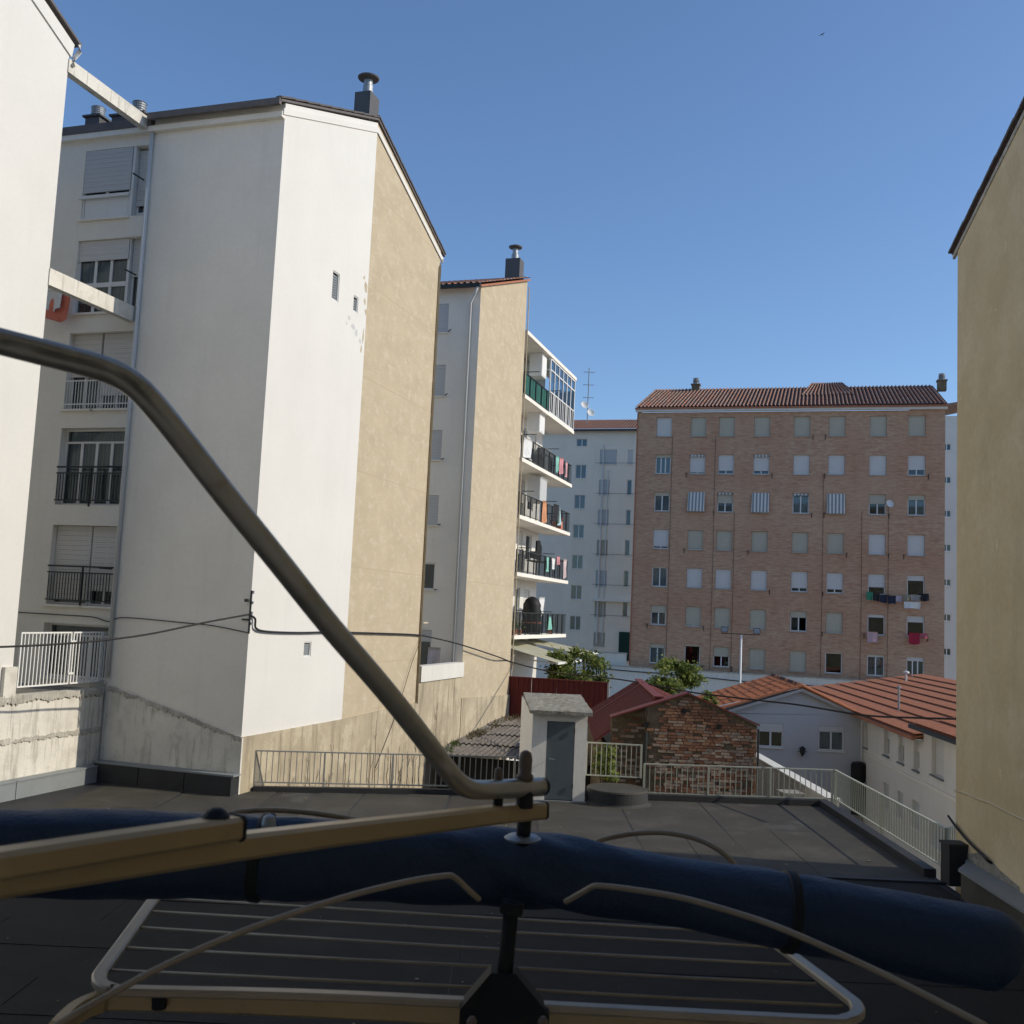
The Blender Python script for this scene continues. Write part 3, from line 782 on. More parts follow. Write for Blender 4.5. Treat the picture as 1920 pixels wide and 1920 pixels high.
for i, z in enumerate(lev):
    th_ = .16
    s_ = MB().box(FW, .06, Y0 + .02, Y1_ if i else Y1_ + .1, z - th_, z).build('roof_slab' if i == 0 else 'balcony', M['white_lift'], b2)
    if i == 0:
        MB().box(-9, FW, Y0, Y0 + 7.8, z - .2, z - .02).build('roof_deck', M['white_lift'], s_)
        continue
    L = Y1_ - Y0
    xf = .0
    def seg(y0, y1, style, m):
        mb = MB()
        mb.box(xf - .02, xf + .02, y0, y1, z + .95, z + .99); mb.box(xf - .015, xf + .015, y0, y1, z + .06, z + .09)
        n = int((y1 - y0) / .13)
        for q in range(n + 1):
            y = y0 + (y1 - y0) * q / n
            w_ = .02 if q % 7 == 0 else .007
            mb.box(xf - w_, xf + w_, y - w_, y + w_, z + .0 if q % 7 == 0 else z + .09, z + .95)
        return mb.build('railing', m, s_)
    if i == 1:
        seg(Y0 + .1, Y0 + 4.2, 0, M['darkiron'])
        for q in range(11):
            MB().box(xf - .045, xf - .03, Y0 + .12 + q * .37, Y0 + .12 + q * .37 + .355, z + .1, z + .94).build('panel', M['green'], s_)
        en = MB()
        ya, yb = Y0 + 4.25, Y1_ - .03
        for zz in (z + .02, z + 1.0, z + 2.05, z + 2.56): en.box(xf - .04, xf + .03, ya, yb, zz, zz + .06)
        for q in range(7):
            y = ya + (yb - ya) * q / 6
            en.box(xf - .035, xf + .025, y - .04, y + .04, z + .02, z + 2.6)
        for q in range(15):
            y = ya + (yb - ya) * q / 14
            en.box(xf - .008, xf + .012, y - .035, y + .035, z + .06, z + 1.0)
        for zz in (z + .02, z + 1.0, z + 2.05, z + 2.56):
            en.box(FW, xf - .04, ya - .03, ya + .03, zz, zz + .06); en.box(FW, xf - .04, yb - .03, yb + .03, zz, zz + .06)
        e_ = en.build('glazed_enclosure', M['frame'], s_)
        for q in range(6):
            ya_ = ya + (yb - ya) * q / 6
            MB().box(xf - .008, xf, ya_ + .04, ya_ + (yb - ya) / 6 - .04, z + 1.06, z + 2.05).build('pane', M['glass'], e_)
            MB().box(xf - .008, xf, ya_ + .04, ya_ + (yb - ya) / 6 - .04, z + 2.11, z + 2.56).build('pane', M['glass'], e_)
            MB().box(xf - .030, xf - .022, ya_ + .04, ya_ + (yb - ya) / 6 - .04, z + .07, z + 1.0).build('panel', M['dark'], e_)
    else:
        seg(Y0 + .1, Y1_ - .04, 0, M['darkiron'])
        mb = MB().box(FW, xf, Y1_ - .08, Y1_ - .05, z + .95, z + .99)
        for q in range(9): mb.box(FW + .1 + q * .13, FW + .115 + q * .13, Y1_ - .07, Y1_ - .055, z, z + .95)
        mb.build('railing', M['darkiron'], s_)
    for yy in (.5, 4.3): MB().box(-.02, .55, Y0 + yy, Y0 + yy + .03, z + 1.05, z + 1.08).build('clothes_bracket', M['darkiron'], s_)
# far end column / white return behind the wing
# things on the balconies
def onb(x, y, z):                                   # local b2 -> world
    return A2W(x, 14.6 + y, z)
def bpx(px, py, x):                              # photo pixel -> (y, z) in block 2 on the plane at local x
    u_, z_ = onpl(px, py, P1 + XD * x, 90 + ANG)
    return u_ - 14.6, z_
def cabinet(i, y, zo, wy, hz, dx, name, label, m, cat='cabinet', top=False):
    t = thing(name, label, cat, onb(-.45, y, lev[i] + zo), ANG)
    MB().box(-dx, dx, -wy / 2, wy / 2, 0, hz).build('body', m, t)
    MB().box(dx, dx + .015, -wy / 2 + .04, wy / 2 - .04, .05, hz - .05).build('front_panel', m, t)
    MB().box(-dx - .02, dx + .03, -wy / 2 - .02, wy / 2 + .02, hz, hz + .03).build('lid', m, t)
    return t
y_, z_ = bpx(1008, 708, -.45); cabinet(1, y_, z_ - lev[1], .8, 1.05, .3, 'boiler_cabinet', 'white boiler cabinet above the green balcony panels', M['whitepaint'])
y_, z_ = bpx(1004, 812, -.45); cabinet(2, y_, z_ - lev[2], .9, 1.35, .3, 'boiler_cabinet', 'tall white boiler cabinet on the balcony below the green one', M['whitepaint'])
y_, z_ = bpx(1006, 942, -.45); cabinet(3, y_, z_ - lev[3], 1.2, 1.1, .3, 'storage_cabinet', 'pale grey cabinet behind the third balcony railing', M['shut_g'])
def bundle(i, y, name, label, m, wy, hz, cat):
    t = thing(name, label, cat, onb(-.45, y, lev[i]), ANG)
    MB().prism([(-.2, -wy / 2, .0), (-.2, wy / 2, .0), (-.2, wy / 2, hz * .7), (-.2, wy * .2, hz), (-.2, -wy * .15, hz * .97), (-.2, -wy / 2, hz * .62)], (.45, 0, 0)).build('cover', m, t)
    MB().box(.252, .265, -wy / 2 + .05, wy / 2 - .05, .1, hz * .55).build('flap', m, t)
bundle(2, bpx(1018, 850, -.45)[0], 'covered_shelf', 'grey tarpaulin covered shelf behind the second balcony railing from the top', cloth('grey_tarpaulin', (.16, .17, .18)), 1.9, 1.25, 'shelf')
t = thing('folded_parasol_table', 'dark tilted board and table on the fourth balcony from the top', 'table', onb(-.45, bpx(1008, 1050, -.45)[0], lev[4]), ANG)
MB().prism([(-.1, -1.0, .85), (-.1, .7, .8), (-.1, .75, 1.45), (-.1, .35, 1.75), (-.1, -.1, 1.7), (-.1, -.15, 1.2), (-.1, -1.0, 1.15)], (.08, 0, 0)).build('board', M['black'], t)
MB().box(-.3, .25, -.9, .7, .7, .74).build('table_top', M['bark'], t)
for a in (-.25, .2):
    for b_ in (-.8, .6): MB().box(a - .02, a + .02, b_ - .02, b_ + .02, 0, .7).build('leg', M['darkiron'], t)
t = thing('covered_barbecue', 'black domed cover on the lowest balcony above the awning', 'cover', onb(-.45, bpx(997, 1150, -.45)[0], lev[5]), ANG)
MB().lathe([(.44, 0), (.46, .3), (.43, .7), (.46, 1.0), (.40, 1.2), (.42, 1.35), (.30, 1.6), (.12, 1.72), (.03, 1.74)], n=22).build('cover', M['black'], t, smooth=True)
MB().lathe([(.455, .5), (.47, .53), (.455, .56)], n=22).build('strap', cloth('rust_strap', (.30, .12, .07)), t)
for k_, (i_, y_) in enumerate(((3, 12.9), (3, 13.6), (5, 6.9), (5, 7.7), (5, 12.9))):
    pt = thing('potted_plant', ('red flowering pot on the third balcony corner', 'second red flowering pot at the far end of the third balcony', 'leafy pot at the near end of the lowest balcony', 'second leafy pot on the lowest balcony', 'leafy pot at the far end of the lowest balcony')[k_], 'plant', onb(-.22, y_, lev[i_]), ANG, 'pots on the balconies')
    MB().lathe([(.09, 0), (.13, .2), (.145, .2), (.14, .23), (.05, .22)], n=12).build('pot', M['tile_br'], pt)
    lm_ = MB()
    for _ in range(70):
        q = Vector((rnd.gauss(0, .12), rnd.gauss(0, .12), .3 + abs(rnd.gauss(0, .14)))); a = Vector((rnd.gauss(0, 1), rnd.gauss(0, 1), rnd.gauss(0, .6))).normalized() * .09; b_ = a.orthogonal().normalized() * .03
        lm_.poly([q, q + a * .5 + b_, q + a, q + a * .5 - b_], 1 if (i_ == 3 and rnd.random() < .45) else 0)
    lm_.build('leaves', [M['leaf'], cloth('red_petal', (.5, .04, .04))], pt)
def laundry(P, d, w_, h, m, label, name='hanging_cloth', cat='laundry', wav=.06, group='laundry hung out to dry'):
    """cloth hung from a line starting at P along horizontal direction d"""
    P = Vector(P); d = Vector((d[0], d[1], 0)).normalized(); n = Vector((-d.y, d.x, 0))
    mb = MB(); nx, nz = 10, 6
    r2 = random.Random(int(P.x * 977 + P.z * 131) & 0xffff)
    ph = r2.uniform(0, 6)
    for s_ in (0, 1):
        for j in range(nz + 1):
            for i in range(nx + 1):
                a = i / nx; b_ = j / nz
                off = wav * b_ * math.sin(a * 7 + ph) + wav * .6 * math.sin(a * 3 + b_ * 2 + ph) + s_ * .008
                q = d * (a * w_ + .03 * b_ * math.sin(ph + a * 2)) + n * off + Vector((0, 0, -h * b_ * (1 + .05 * math.sin(a * 5 + ph))))
                mb.v.append(tuple(q))
    K = (nx + 1) * (nz + 1)
    for s_ in (0, 1):
        for j in range(nz):
            for i in range(nx):
                a = s_ * K + j * (nx + 1) + i
                mb.f.append((a, a + 1, a + nx + 2, a + nx + 1)); mb.m.append(0)
    ring = [i for i in range(nx + 1)] + [j * (nx + 1) + nx for j in range(1, nz + 1)] + [nz * (nx + 1) + i for i in range(nx - 1, -1, -1)] + [j * (nx + 1) for j in range(nz - 1, 0, -1)]
    for a, b_ in zip(ring, ring[1:] + ring[:1]):
        mb.f.append((a, b_, b_ + K, a + K)); mb.m.append(0)
    o = mb.build(name, m, None, P, 0, True)
    return tag(o, label, cat, group)
yd = TD
laundry(onb(.08, 6.3, lev[2] + .95), yd, 1.1, .85, cloth('white_cloth', (.72, .72, .70)), 'white sheet over the near end of the second balcony railing')
laundry(onb(.10, 11.6, lev[2] + .95), yd, .45, .75, cloth('mint_cloth', (.25, .55, .45)), 'mint green towel on the second balcony railing')
laundry(onb(.12, 12.3, lev[2] + 1.0), yd, .5, .8, cloth('pink_cloth', (.62, .28, .30)), 'pink garment hanging beside the mint towel on the second balcony')
laundry(onb(.08, 13.4, lev[2] + .95), yd, .5, .7, cloth('rose_cloth', (.55, .32, .33)), 'dusty rose cloth at the far end of the second balcony')
laundry(onb(.08, 9.7, lev[3] + 1.05), yd, .55, 1.0, cloth('orange_cloth', (.62, .30, .16)), 'orange panel of cloth on the third balcony')
laundry(onb(.10, 11.6, lev[3] + 1.1), yd, .7, .8, cloth('black_cloth', (.03, .03, .035)), 'black garment hanging on the third balcony railing')
laundry(onb(.12, 12.4, lev[3] + 1.05), yd, .35, .85, cloth('aqua_cloth', (.45, .62, .62)), 'pale aqua garment beside the black one on the third balcony')
laundry(onb(.08, 12.9, lev[3] + .4), yd, .5, .35, cloth('coral_cloth', (.60, .22, .15)), 'small coral cloth low on the third balcony')
laundry(onb(.08, 10.6, lev[4] + .95), yd, .5, .65, cloth('mint_cloth', 0), 'mint cloth on the fourth balcony railing')
laundry(onb(.11, 11.5, lev[4] + .95), yd, .6, .5, cloth('white_cloth', 0), 'white cloth in the middle of the fourth balcony railing')
laundry(onb(.10, 12.6, lev[4] + 1.1), yd, .35, .4, cloth('pink_cloth', 0), 'small pink cloth on the fourth balcony railing')
laundry(onb(.10, 13.9, lev[4] + 1.05), yd, .4, .95, cloth('rose_white_cloth', (.66, .52, .50)), 'pale pink striped cloth at the far end of the fourth balcony')
laundry(onb(-.3, 11.2, lev[5] + 1.75), yd, .7, .9, cloth('white_cloth', 0), 'white patterned cloth above the lowest balcony railing')
laundry(onb(.08, 11.5, lev[5] + .85), yd, .45, .6, cloth('mint_cloth', 0), 'mint cloth on the lowest balcony railing')
qo = onpl(93, 545, P1 - TD * .4, ANG); laundry(A2W(qo[0], -.45, qo[1]), XD, .42, .52, cloth('white_cloth', 0), 'white cloth hung over an orange one beside the lower concrete beam')
laundry(A2W(qo[0] - .1, -.38, qo[1] - .02), XD, .72, .75, cloth('orange_red_cloth', (.70, .22, .15)), 'orange cloth hanging beside the white block edge below a concrete beam')
laundry(A2W(-1.1, 14.0, 3.0), XD, .45, .95, cloth('print_cloth', (.60, .54, .56)), 'pale printed trousers drying between the tan gables')

# awning over the yard behind the red fence
aw = thing('awning', 'olive canvas awning with white front bar below the balconies', 'awning', onb(0, 0, 0), ANG)
def pl(y, x, z): return (x, y, z)
for a, b, (xo, zo) in ((6.4, 10.6, (1.9, 2.35)), (10.7, 14.2, (1.9, 2.6))):
    n = 8
    mb = MB()
    for i in range(n):
        ya = a + (b - a) * i / n; yb = a + (b - a) * (i + 1) / n
        sa = .06 * math.sin(i * 1.3); sb = .06 * math.sin((i + 1) * 1.3)
        mb.hexa([(FW + .02, ya, 3.1 + sa), (xo, ya, zo + sa * .3), (xo, yb, zo + sb * .3), (FW + .02, yb, 3.1 + sb), (FW + .02, ya, 3.12 + sa), (xo, ya, zo + .02 + sa * .3), (xo, yb, zo + .02 + sb * .3), (FW + .02, yb, 3.12 + sb)])
    mb.build('canvas', M['awning'], aw)
    MB().box(xo - .04, xo + .05, a, b, zo - .06, zo + .03).build('front_bar', M['whitepaint'], aw)
    MB().tube([(FW + .05, a + .4, 2.5), (xo - .1, a + .5, zo - .03)], .03, 6).build('arm', M['whitepaint'], aw)
    MB().tube([(FW + .05, b - .4, 2.5), (xo - .1, b - .5, zo - .03)], .03, 6).build('arm', M['whitepaint'], aw)
for y_ in (8.2, 10.65, 12.4): MB().box(1.6, 1.68, y_, y_ + .08, -1, 2.4).build('post', M['whitepaint'] if y_ == 8.2 else M['bark'], aw)
MB().box(FW - .1, FW - .002, 6.1, 14.4, -5, 3.2).build('rear_panel', M['podium'], aw)
tag(MB().prism([(0, 0, 0), (.0, .42, .0), (.0, .42, .75), (.0, .30, .95), (.0, .12, .95), (0, 0, .75)], (.12, 0, 0)).build('hanging_jacket', cloth('red_cloth', (.50, .06, .05)), None, onb(.9, 9.0, 1.15), ANG), 'red jacket hanging under the olive awning', 'jacket')

# ================================================================== FAR WHITE BLOCK
BA = -16.0
PW = Vector((6.0, 92.0))
b3 = thing('apartment_building', 'far white apartment block under a tiled roof beside the brick block', 'building', (PW.x, PW.y, 0), BA)
PLW = (PW, BA)
U0 = -9.0
cW = []
def zr(ya, yb, x): return onpl(x, yb, *PLW)[1], onpl(x, ya, *PLW)[1]
zz3 = lambda y: onpl(1090, 780 + y / 4.0, *PLW)[1]
col1 = [(170, 228), (365, 468), (592, 695), (815, 915), (1043, 1145), (1270, 1373), (1500, 1603)]
col2 = [(252, 362), (478, 592), (703, 820), (930, 1048), (1160, 1280), (1393, 1507), (1625, 1728)]
def u3(x, y): return onpl(1060 + x / 4.0, 780 + y / 4.0, *PLW)
specs3 = []
for i, (a, b) in enumerate(col1):
    u, z = u3(82 - i * 8.6, b); u1, z1 = u3(158 - i * 8.6, a); specs3.append((u, u + 1.0, z, z1, 2, None))
for i, (a, b) in enumerate(col2):
    u, z = u3(258 - i * 8, b); u1, z1 = u3((388 if i == 0 else 340) - i * 7, a); specs3.append((u, u1, z, z1, 1, 'shut_g' if i in (0, 1, 2, 4) else 'shut_t'))
    if i < 6:
        u, z = u3(467 - i * 8, b); specs3.append((u, u + .45, z, u3(467, a)[1], 1, ('shut_w' if i == 0 else None)))
holes = [(a - U0, b - U0, c + 5, d + 5) for a, b, c, d, n, s_ in specs3]
M['farwhite'] = mat('far_cream_plaster', (.88, .80, .66), var=.06, scale=.5, fine=6, bump=.1, streak=.2, scol=(.6, .56, .48), sscale=1.)
facade(b3, 'wall', (U0, 0, -5), 0, 20.0, 26.2, holes, M['farwhite'], depth=.15)
for a, b, c, d, n, s_ in specs3:
    window(b3, (a, 0, c), 0, b - a, d - c, n, .08, s_, .96 if s_ else 0, 0, n == 2, True, key=None)
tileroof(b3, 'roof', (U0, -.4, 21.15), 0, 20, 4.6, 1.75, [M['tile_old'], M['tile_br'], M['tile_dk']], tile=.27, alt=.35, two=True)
MB().box(U0, 11, -.5, -.35, 21.0, 21.15).build('eaves_gutter', M['darkiron'], b3)
MB().box(U0, 11, .9, 8, -5, 21).build('core', M['white_lift'], b3)
MB().tube([(2.1, -.08, 19.8), (2.1, -.08, 2.0)], .07, 6).build('downpipe', M['pipe'], b3)
MB().tube([(2.6, -.06, 17.5), (2.6, -.06, 2.0)], .04, 6).build('drain_pipe', M['pipe'], b3)
u, z = u3(205, 1378); MB().box(u, 6, -.5, -.002, z - .1, z + .12).build('canopy', M['white_lift'], b3)
for i in range(6):
    u, z = u3(228 - i * 7, 355 + i * 227); MB().tube([(u, -.3, z), (u + 4.2, -.3, z)], .015, 4).build('clothes_line', M['darkiron'], b3)
gp = u3(410, 1780); MB().box(4.1, 5.2, -.15, -.004, .6, 3.1).build('garage_door', mat('dark_green_door', (.015, .05, .04), bump=0), b3)
an = thing('antenna_mast', 'television antenna mast with dishes on the far white roof', 'antenna', (aty(1101, 790, 93.5).x, 93.5, 22.3))
MB().tube([(0, 0, -.3), (0, 0, 5.0)], .05, 6).build('mast', M['zinc'], an)
for z in (2.2, 3.4, 4.6):
    MB().tube([(-.5, 0, z), (.5, 0, z)], .02, 4).build('antenna_boom', M['zinc'], an)
    for k in range(5): MB().tube([(-.45 + k * .22, -.3, z), (-.45 + k * .22, .3, z)], .015, 4).build('antenna_rod', M['zinc'], an)
for z, x_ in ((.7, .25), (1.4, -.35)):
    MB().lathe([(.0, -.02), (.2, .02), (.38, .12), (.36, .13), (.18, .05), (.0, .02)], (0, 0, 0), 16).build('dish', M['pipe'], an, (x_, -.25, z)).rotation_euler = (R(70), 0, R(20))

# ================================================================== BRICK BLOCK
PB = Vector((9.0, 75.0))
bb = thing('brick_apartment_building', 'seven storey red brick block with rows of shuttered windows and tiled roof', 'building', (PB.x, PB.y, 0), BA)
PLB = (PB, BA)
cxs = [(1231.7, 1259), (1296, 1323.3), (1349, 1377), (1414.6, 1443.3), (1488.6, 1519.2), (1554, 1585), (1630.8, 1662.7), (1703, 1735.6)]
cu = [(onpl(a, 800, *PLB)[0] + onpl(b, 800, *PLB)[0]) / 2 for a, b in cxs]
zt0, zt6 = 19.17, 2.62
WW, WH = 1.12, 1.42
W_, T_, N_ = 'shut_w', 'shut_t', None
# (shutter, share closed, panes, curtain, awning)
G7 = [
 [(W_, .95, 2, 0, 0), (T_, 1, 2, 0, 0), (T_, 1, 2, 0, 0), (T_, 1, 2, 0, 0), (T_, 1, 2, 0, 0), (T_, .98, 2, 0, 0), (T_, 1, 2, 0, 0), (T_, 1, 2, 0, 0)],
 [(T_, .16, 3, .5, 0), (W_, .9, 2, 0, 1), (W_, .84, 2, 0, 0), (W_, .84, 2, 0, 1), (W_, 1, 2, 0, 0), (W_, 1, 2, 0, 0), (W_, 1, 2, 0, 0), (W_, .70, 2, 0, 0)],
 [(T_, .2, 2, 1, 0), (N_, 0, 2, 0, 2), (T_, .55, 2, 0, 1), (N_, 0, 2, 0, 2), (N_, 0, 2, 1, 1), (N_, 0, 2, 0, 2), (T_, .45, 2, 0, 0), (T_, .22, 2, 1, 0)],
 [(W_, .86, 2, 0, 0), (T_, .93, 2, 0, 0), (T_, 1, 2, 0, 0), (T_, 1, 2, 0, 0), (T_, 1, 2, 0, 0), (T_, .97, 2, 0, 0), (W_, 1, 2, 0, 0), (W_, 1, 2, 0, 0)],
 [(N_, 0, 2, 1, 0), (W_, .96, 2, 0, 0), (W_, .95, 2, 0, 0), (W_, 1, 2, 0, 0), (W_, .80, 2, 0, 0), (W_, .80, 2, 0, 0), (W_, .62, 1, 0, 0), (W_, .24, 1, 0, 0)],
 [(T_, .38, 2, 0, 0), (T_, .92, 2, 0, 0), (T_, 1, 2, 0, 0), (T_, 1, 2, 0, 0), (T_, .3, 2, 0, 0), (T_, 1, 2, 0, 0), (W_, .13, 1, 0, 0), (W_, .32, 1, 0, 0)],
 [(T_, .2, 2, 1, 0), (N_, 0, 1, 0, 0), (T_, .46, 2, 0, 0), (T_, .94, 2, 0, 0), (T_, 1, 2, 0, 0), (N_, 0, 1, 0, 0), (W_, .12, 2, 1, 0), (W_, .2, 3, 1, 0)]]
holes, wl = [], []
for r_ in range(7):
    zt = zt0 + (zt6 - zt0) * r_ / 6
    for c_ in range(8):
        uc = cu[c_]
        holes.append((uc - WW / 2, uc + WW / 2, zt - WH + 4, zt + 4)); wl.append((uc - WW / 2, zt - WH, G7[r_][c_]))
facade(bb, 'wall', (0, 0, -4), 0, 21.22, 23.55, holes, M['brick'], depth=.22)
MB().box(0, .3, .02, 11, -4, 19.6).build('side_wall', M['brick'], bb)
MB().box(20.92, 21.22, .02, 11, -4, 19.6).build('side_wall', M['brick'], bb)
MB().box(.3, 20.9, 10.8, 11, -4, 19.6).build('back_wall', M['brick'], bb)
sillb = mat('brick_block_sill', (.42, .36, .30), var=.1, bump=.1)
for x0, z0, (sh, fr_, n, cu_, awn) in wl:
    o = window(bb, (x0, 0, z0), 0, WW, WH, n, .14, sh, max(0, fr_ - rnd.choice((0, 0, 0, .02, .04))) if fr_ else 0, 0, bool(cu_), True, fw=.07, sillm=sillb)
    if awn == 1:
        def va(mb):
            for q in range(5): mb.prism([(.05 + q * .21, -.06, WH - .02), (.05 + q * .21 + .19, -.06, WH - .02), (.05 + q * .21 + .19, -.06, WH - .14), (.05 + q * .21 + .095, -.06, WH - .19), (.05 + q * .21, -.06, WH - .14)], (0, .03, 0))
        shared('valance', 'valance', va, M['stripe'], o)
    if awn == 2:
        def ac(mb):
            mb.hexa([(-.02, -.02, WH), (WW + .02, -.02, WH), (WW + .02, .0, WH - .02), (-.02, .0, WH - .02), (-.04, -.32, .18), (WW + .04, -.32, .18), (WW + .04, -.30, .17), (-.04, -.30, .17)])
            mb.hexa([(-.04, -.32, .18), (WW + .04, -.32, .18), (WW + .04, -.30, .17), (-.04, -.30, .17), (-.04, -.32, .0), (WW + .04, -.32, .0), (WW + .04, -.31, .0), (-.04, -.31, .0)])
        shared('sunblind', 'sunblind', ac, M['stripe'], o)
for x0, z0, sp in wl:                              # clothes line brackets at some sills
    if rnd.random() < .55:
        x_ = x0 - .22 if rnd.random() < .5 else x0 + WW + .2
        shared('cbr', 'clothes_bracket', lambda mb: mb.box(-.03, .03, -.32, .0, -.02, .02).box(-.02, .02, -.04, .0, -.3, .05), M['darkiron'], bb, (x_, 0, z0 + .02))
MB().box(-.12, 21.34, -.28, 0, 19.58, 19.78).build('cornice', M['podium'], bb)
MB().box(-.15, 21.37, -.36, -.28, 19.74, 19.86).build('eaves_gutter', M['tile_br'], bb)
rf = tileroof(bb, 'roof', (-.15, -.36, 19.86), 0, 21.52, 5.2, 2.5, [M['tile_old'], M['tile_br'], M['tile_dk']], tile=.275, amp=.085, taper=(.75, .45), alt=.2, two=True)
MB().prism([(-.12, -.3, 19.8), (21.34, -.3, 19.8), (20.9, 4.8, 22.3), (.6, 4.8, 22.3)], (0, 0, .03)).build('roof_deck', M['tile_dk'], rf, (.15, .36, -19.86))
ub = onpl(1490, 717, *PLB)[0]; ue = onpl(1587, 717, *PLB)[0]
tileroof(rf, 'stair_roof', (ub * 1.05, 2.7, 1.32), 0, (ue - ub) * 1.12, 3.0, 1.62, [M['tile_old'], M['tile_br'], M['tile_dk']], tile=.275, amp=.08, taper=(.8, .9), alt=.2, two=True)
for px in (1288, 1752):
    u_ = onpl(px, 720, *PLB)[0] * 1.05
    c = MB().box(u_ - .3, u_ + .3, 4.3, 4.9, 21.9, 22.6).box(u_ - .36, u_ + .36, 4.24, 4.96, 22.6, 22.68).build('chimney', M['mortar'], bb)
    MB().lathe([(.2, 0), (.2, .1), (.25, .13), (.19, .18), (.25, .23), (.19, .28), (.25, .33), (.2, .38), (.23, .48)], (u_, 4.6, 22.68), 14).build('flue', M['zinc'], c)
for px, ya, yb in ((1261, 820, 1262), (1342, 818, 1262), (1377, 960, 1268), (1544, 890, 1278), (1666, 945, 1280), (1616, 960, 1280)):
    u_, z_a = onpl(px, ya, *PLB); _, z_b = onpl(px, yb, *PLB)
    MB().tube([(u_, -.02, z_a), (u_ + .03, -.02, (z_a + z_b) / 2), (u_ + .0, -.02, z_b)], .014, 5).build('wall_cable', M['mortar'], bb)
MB().tube([(0.02, -.05, 19.5), (.02, -.05, 1)], .04, 6).build('downpipe', M['tile_br'], bb)
u_, z_ = onpl(1667, 946, *PLB)
ds = thing('satellite_dish', 'round white satellite dish on the brick facade', 'dish', (PB.x, PB.y, 0), BA)
MB().lathe([(.02, -.02), (.16, .015), (.27, .08), (.26, .09), (.16, .03), (.02, .01)], n=18).build('reflector', M['pipe'], ds, (u_, -.35, z_)).rotation_euler = (R(75), 0, R(25))
MB().tube([(u_, -.33, z_), (u_, -.02, z_ - .15)], .02, 5).build('arm', M['zinc'], ds)
def bk(px, py, off=-.4):
    u, z = onpl(px, py, *PLB); q = PB + Vector((math.cos(R(BA)), math.sin(R(BA)))) * u + Vector((-math.sin(R(BA)), math.cos(R(BA)))) * off
    return (q.x, q.y, z)
bd = (math.cos(R(BA)), math.sin(R(BA)))
for p0, p1, py, h, cn, cc, lb in ((1624, 1636, 1110, .55, 'emerald_cloth', (.05, .25, .15), 'green cloth at the left end of the washing line on the brick block'),
    (1636, 1649, 1113, .5, 'black_cloth', 0, 'black garment next to the green cloth on the brick block'),
    (1649, 1663, 1115, .55, 'navy_cloth', (.03, .035, .06), 'navy garment in the middle of the brick block washing line'),
    (1664, 1679, 1117, .55, 'navy_cloth', 0, 'second navy garment beside a lilac cloth on the brick block'),
    (1679, 1690, 1117, .4, 'lilac_cloth', (.42, .38, .48), 'lilac cloth between navy and white washing on the brick block'),
    (1691, 1722, 1128, .45, 'white_cloth', 0, 'white sheet hung lowest on the brick block washing line'),
    (1693, 1706, 1115, .45, 'khaki_cloth', (.30, .27, .2), 'khaki garment above the white sheet on the brick block'),
    (1708, 1722, 1115, .42, 'grey_cloth', (.30, .30, .30), 'grey garment above the white sheet right end on the brick block'),
    (1725, 1740, 1113, .5, 'black_cloth', 0, 'dark garment at the right end of the brick block washing line'),
    (1625, 1645, 1184, .72, 'pink_towel', (.60, .40, .42), 'pink towel hung below a dark window of the brick block'),
    (1703, 1723, 1186, .75, 'crimson_cloth', (.38, .03, .06), 'crimson cloth hung below a window of the brick block'),
    (1724, 1738, 1187, .35, 'rose_red_cloth', (.45, .12, .14), 'shorter rose red cloth beside the crimson one on the brick block')):
    A_ = Vector(bk(p0, py)); B_ = Vector(bk(p1, py))
    laundry(A_ + (Vector((.05, -.15, 0)) if 'sheet hung lowest' in lb else Vector((0, 0, 0))), bd, (B_ - A_).length, h, cloth(cn, cc), lb)
# boundary wall in front of the brick block
bw = thing('boundary_wall', 'long cream boundary wall at the foot of the brick block', 'wall', (PB.x, PB.y, 0), BA)
MB().box(-1.5, 24, -.75, -.45, -5, .82).build('wall_body', M['podium'], bw)
MB().box(-1.5, 24, -.78, -.42, .82, .9).build('coping', M['grime'], bw)
pw = thing('yard_wall', 'beige yard wall left of the brick block behind the small tree', 'wall', (PB.x, PB.y, 0), BA)
MB().box(-8, -.2, -.3, 0, -5, 1.75).build('wall_body', M['podium'], pw)
MB().box(-8, -.15, -.34, .04, 1.75, 1.83).build('coping', M['grime'], pw)
u_, z_ = onpl(1160, 1280, *PLB)
sw = MB().box(-.3, .3, 0, .06, -.25, .25).build('window_opening', M['dark'], pw, (u_, -.34, z_))
MB().box(-.36, .36, -.03, .0, -.32, -.25).box(-.02, .02, -.02, .0, -.25, .25).build('bars', M['frame'], sw)
# distant white block right of the brick one
PS = Vector((42.0, 96.0))
b4 = thing('apartment_building', 'distant white block glimpsed between the brick block and the ochre wall', 'building', (PS.x, PS.y, 0), BA)
PLS = (PS, BA)
ua = onpl(1768, 900, *PLS)[0]; ub2 = onpl(1800, 900, *PLS)[0]
zt_l = onpl(1773, 780, *PLS)[1]
ys = [838, 900, 963, 1027, 1092, 1158, 1222]
hs = []
for y_ in ys:
    u_, z_ = onpl(1776, y_, *PLS); hs.append((u_ - .45, u_ + .35, z_ - .35 + 5, z_ + .35 + 5))
facade(b4, 'wall', (0, 0, -5), 0, 14, zt_l + 5, [(max(.1, a + 4), b + 4, c, d) for a, b, c, d in hs], M['white'], depth=.1)
b4.location = (PS.x + math.cos(R(BA)) * -4, PS.y + math.sin(R(BA)) * -4, 0)
for a, b, c, d in hs: window(b4, (a + 4, 0, c - 5), 0, b - a, d - c, 2, .05, None, 0, 0, False, True, fw=.08)
MB().prism([(-2, -.4, zt_l), (14, -.4, zt_l + 2.8), (14, 6, zt_l + 3.5), (-2, 6, zt_l)], (0, 0, .25)).build('roof', M['tile_old'], b4)

